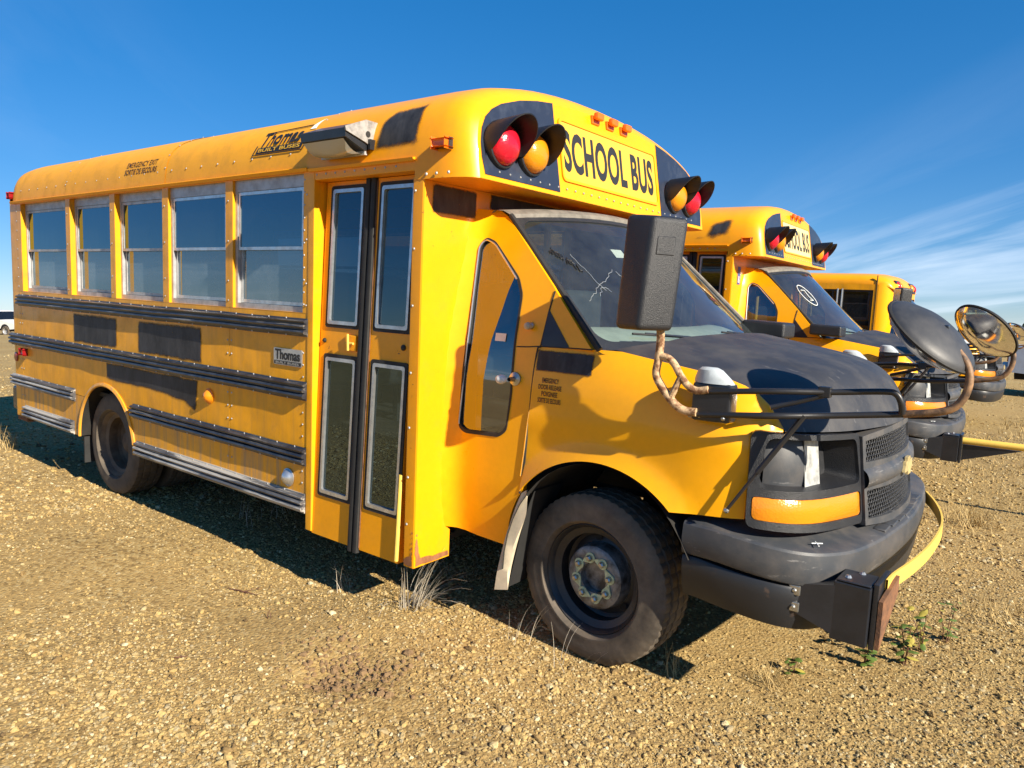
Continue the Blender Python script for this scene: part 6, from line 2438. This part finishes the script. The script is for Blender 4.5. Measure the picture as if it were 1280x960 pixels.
def weed(x, y, h, n, label, yellow):
    root = empty('leafy_weed', (x, y, float(gz(x, y)) - 0.005))
    tag(root, label, 'weed', 'leafy weeds by the bumper')
    for s in range(n):
        a = random.uniform(0, 2 * pi)
        ln = random.uniform(0.1, 0.5)
        hh = h * random.uniform(0.6, 1.1)
        P = [Vector((0.012 * math.cos(a), 0.012 * math.sin(a), 0)) + Vector((math.cos(a) * ln * hh * t * t, math.sin(a) * ln * hh * t * t, hh * t)) for t in np.linspace(0, 1, 6)]
        g = G()
        g.tube(P, [0.0028, 0.0026, 0.0022, 0.002, 0.0016, 0.001], 5)
        st = g.build('stem', STEM, root)
        for k in range(5):
            t = 0.35 + 0.65 * k / 4
            p = Vector(P[min(5, int(t * 5))])
            b = random.uniform(0, 2 * pi)
            L = random.uniform(0.028, 0.055)
            g = G()
            d = Vector((math.cos(b), math.sin(b), random.uniform(-0.3, 0.5))).normalized()
            sd = Vector((-math.sin(b), math.cos(b), 0))
            up_ = d.cross(sd) * -1
            V, F = [], []
            for i in range(6):
                q = i / 5
                w = L * 0.30 * math.sin(min(1, q * 0.93 + 0.07) * pi) ** 0.7
                c = p + d * L * q - Vector((0, 0, L * 0.25 * q * q))
                V += [c - sd * w + up_ * w * 0.35, c, c + sd * w + up_ * w * 0.35]
            for i in range(5):
                for kk in range(2):
                    F.append((i * 3 + kk, i * 3 + kk + 1, i * 3 + kk + 4, i * 3 + kk + 3))
            g.add(V, F)
            g.build('leaf', LEAF_Y if random.random() < yellow else LEAF_G, st)
    return root


weed(1.07, 0.07, 0.30, 5, 'leafy green and yellow weed right beneath the black gate box', 0.4)
weed(0.93, -0.06, 0.16, 3, 'small green weed left of the black gate box on the gravel', 0.1)
weed(1.11, 0.26, 0.24, 4, 'yellowing weed just right of the gate box', 0.6)
weed(1.18, 0.44, 0.20, 3, 'small green weed farthest right, standing clear of the gate box', 0.2)
weed(0.71, -0.36, 0.09, 2, 'tiny green sprout below the dark bumper corner', 0.1)

# twigs lying about
for (x, y, a, L, lab) in ((-1.72, -1.46, 0.3, 0.22, 'crooked dark twig on the gravel left of the bare soil'), (-1.27, -2.04, 0.9, 0.05, 'short black splinter on the gravel, lower left'),
                          (1.35, -1.05, 0.7, 0.16, 'thin dry stalk lying on the gravel, lower right')):
    g = G()
    P = [Vector((x + L * (t - 0.5) * math.cos(a) + random.uniform(-.008, .008), y + L * (t - 0.5) * math.sin(a) + random.uniform(-.008, .008), 0)) for t in np.linspace(0, 1, 7)]
    for p in P:
        p.z = float(gz(p.x, p.y)) + 0.009
    g.tube(P, [0.0022, 0.003, 0.0034, 0.003, 0.0028, 0.002, 0.001], 6)
    if L > 0.1:
        g.tube([P[3], P[3] + Vector((0.03, 0.03, 0.012)), P[3] + Vector((0.05, 0.065, 0.016))], [0.002, 0.0016, 0.001], 5)
    tag(g.build('twig', STEM), lab, 'twig', 'twigs on the gravel')

# clods of dark soil dug out in the foreground
CLOD = plain('dark_soil', (0.29, 0.18, 0.085), 0.95, var=0.45, scale=25, bump=0.6, bscale=80)
cp, cs_ = [], []
for _ in range(420):
    x, y = rng.normal(-0.69, 0.15), rng.normal(-1.66, 0.09)
    cp.append((x, y, float(gz(x, y)) + 0.002))
    cs_.append(float(np.clip(np.exp(rng.normal(math.log(0.0060), 0.55)), 0.002, 0.020)))
scatter('soil_clods', cp, cs_, CLOD, 'crumbs of dark dug-up soil in the foreground hollow', 'soil', 0.8, 2, 5)

# dry grass beyond the nose of the buses
g = G()
for _ in range(9000):
    d = 5.5 * (40 / 5.5) ** rng.random()
    a = R(rng.uniform(86, 108))
    x, y = CAM.x + d * math.cos(a), CAM.y + d * math.sin(a)
    if x < 0.6 and y < 13:
        continue
    k = 0.5 + 0.5 * math.sin(1.3 * x + 2.1) * math.sin(1.1 * y + 0.4) + 0.25 * math.sin(3.1 * x - 2.3 * y)
    if rng.random() > k * 0.9 * min(1, (d - 4) / 8):
        continue
    for _k in range(4):
        bx, by = x + rng.normal(0, 0.03), y + rng.normal(0, 0.03)
        blade_geo(g, (bx, by, float(-0.014 * max(0, by - 0.5)) - 0.01), rng.uniform(0, 6.28), rng.uniform(0.1, 0.9), rng.uniform(0.05, 0.13), 0.002 + 0.0003 * d, rng.uniform(0.2, 1.0), 2)
tag(g.build('dry_grass', STRAW), 'short dry straw-coloured grass between and beyond the buses', 'grass', kind='stuff')

# far woods along the horizon
WOOD = plain('far_conifers', (0.020, 0.035, 0.018), 0.9, var=0.5, scale=0.4)
g = G()
for k in range(900):
    a = R(rng.uniform(70, 185))
    d = rng.uniform(380, 520)
    x, y = CAM.x + d * math.cos(a), CAM.y + d * math.sin(a)
    h = rng.uniform(4, 9) * (0.6 + 0.5 * math.sin(a * 9) ** 2)
    z = float(gz(x, y)) - 0.5
    rr = h * rng.uniform(0.16, 0.26)
    n = 6
    V = []
    for lv, (hz, rz) in enumerate(((0.05, 0.9), (0.30, 1.0), (0.32, 0.72), (0.58, 0.75), (0.60, 0.5), (0.82, 0.42))):
        for j in range(n):
            t = 2 * pi * j / n + lv * 0.5
            q = rr * rz * rng.uniform(0.75, 1.2)
            V.append((x + q * math.cos(t), y + q * math.sin(t), z + h * hz))
    V.append((x, y, z + h))
    F = [(l * n + j, l * n + (j + 1) % n, (l + 1) * n + (j + 1) % n, (l + 1) * n + j) for l in range(5) for j in range(n)] + [(5 * n + j, 5 * n + (j + 1) % n, 6 * n) for j in range(n)]
    g.add(V, F)
tag(g.build('far_woods', WOOD, smooth=False), 'dark line of far conifer woods on the horizon', 'woods', kind='stuff')
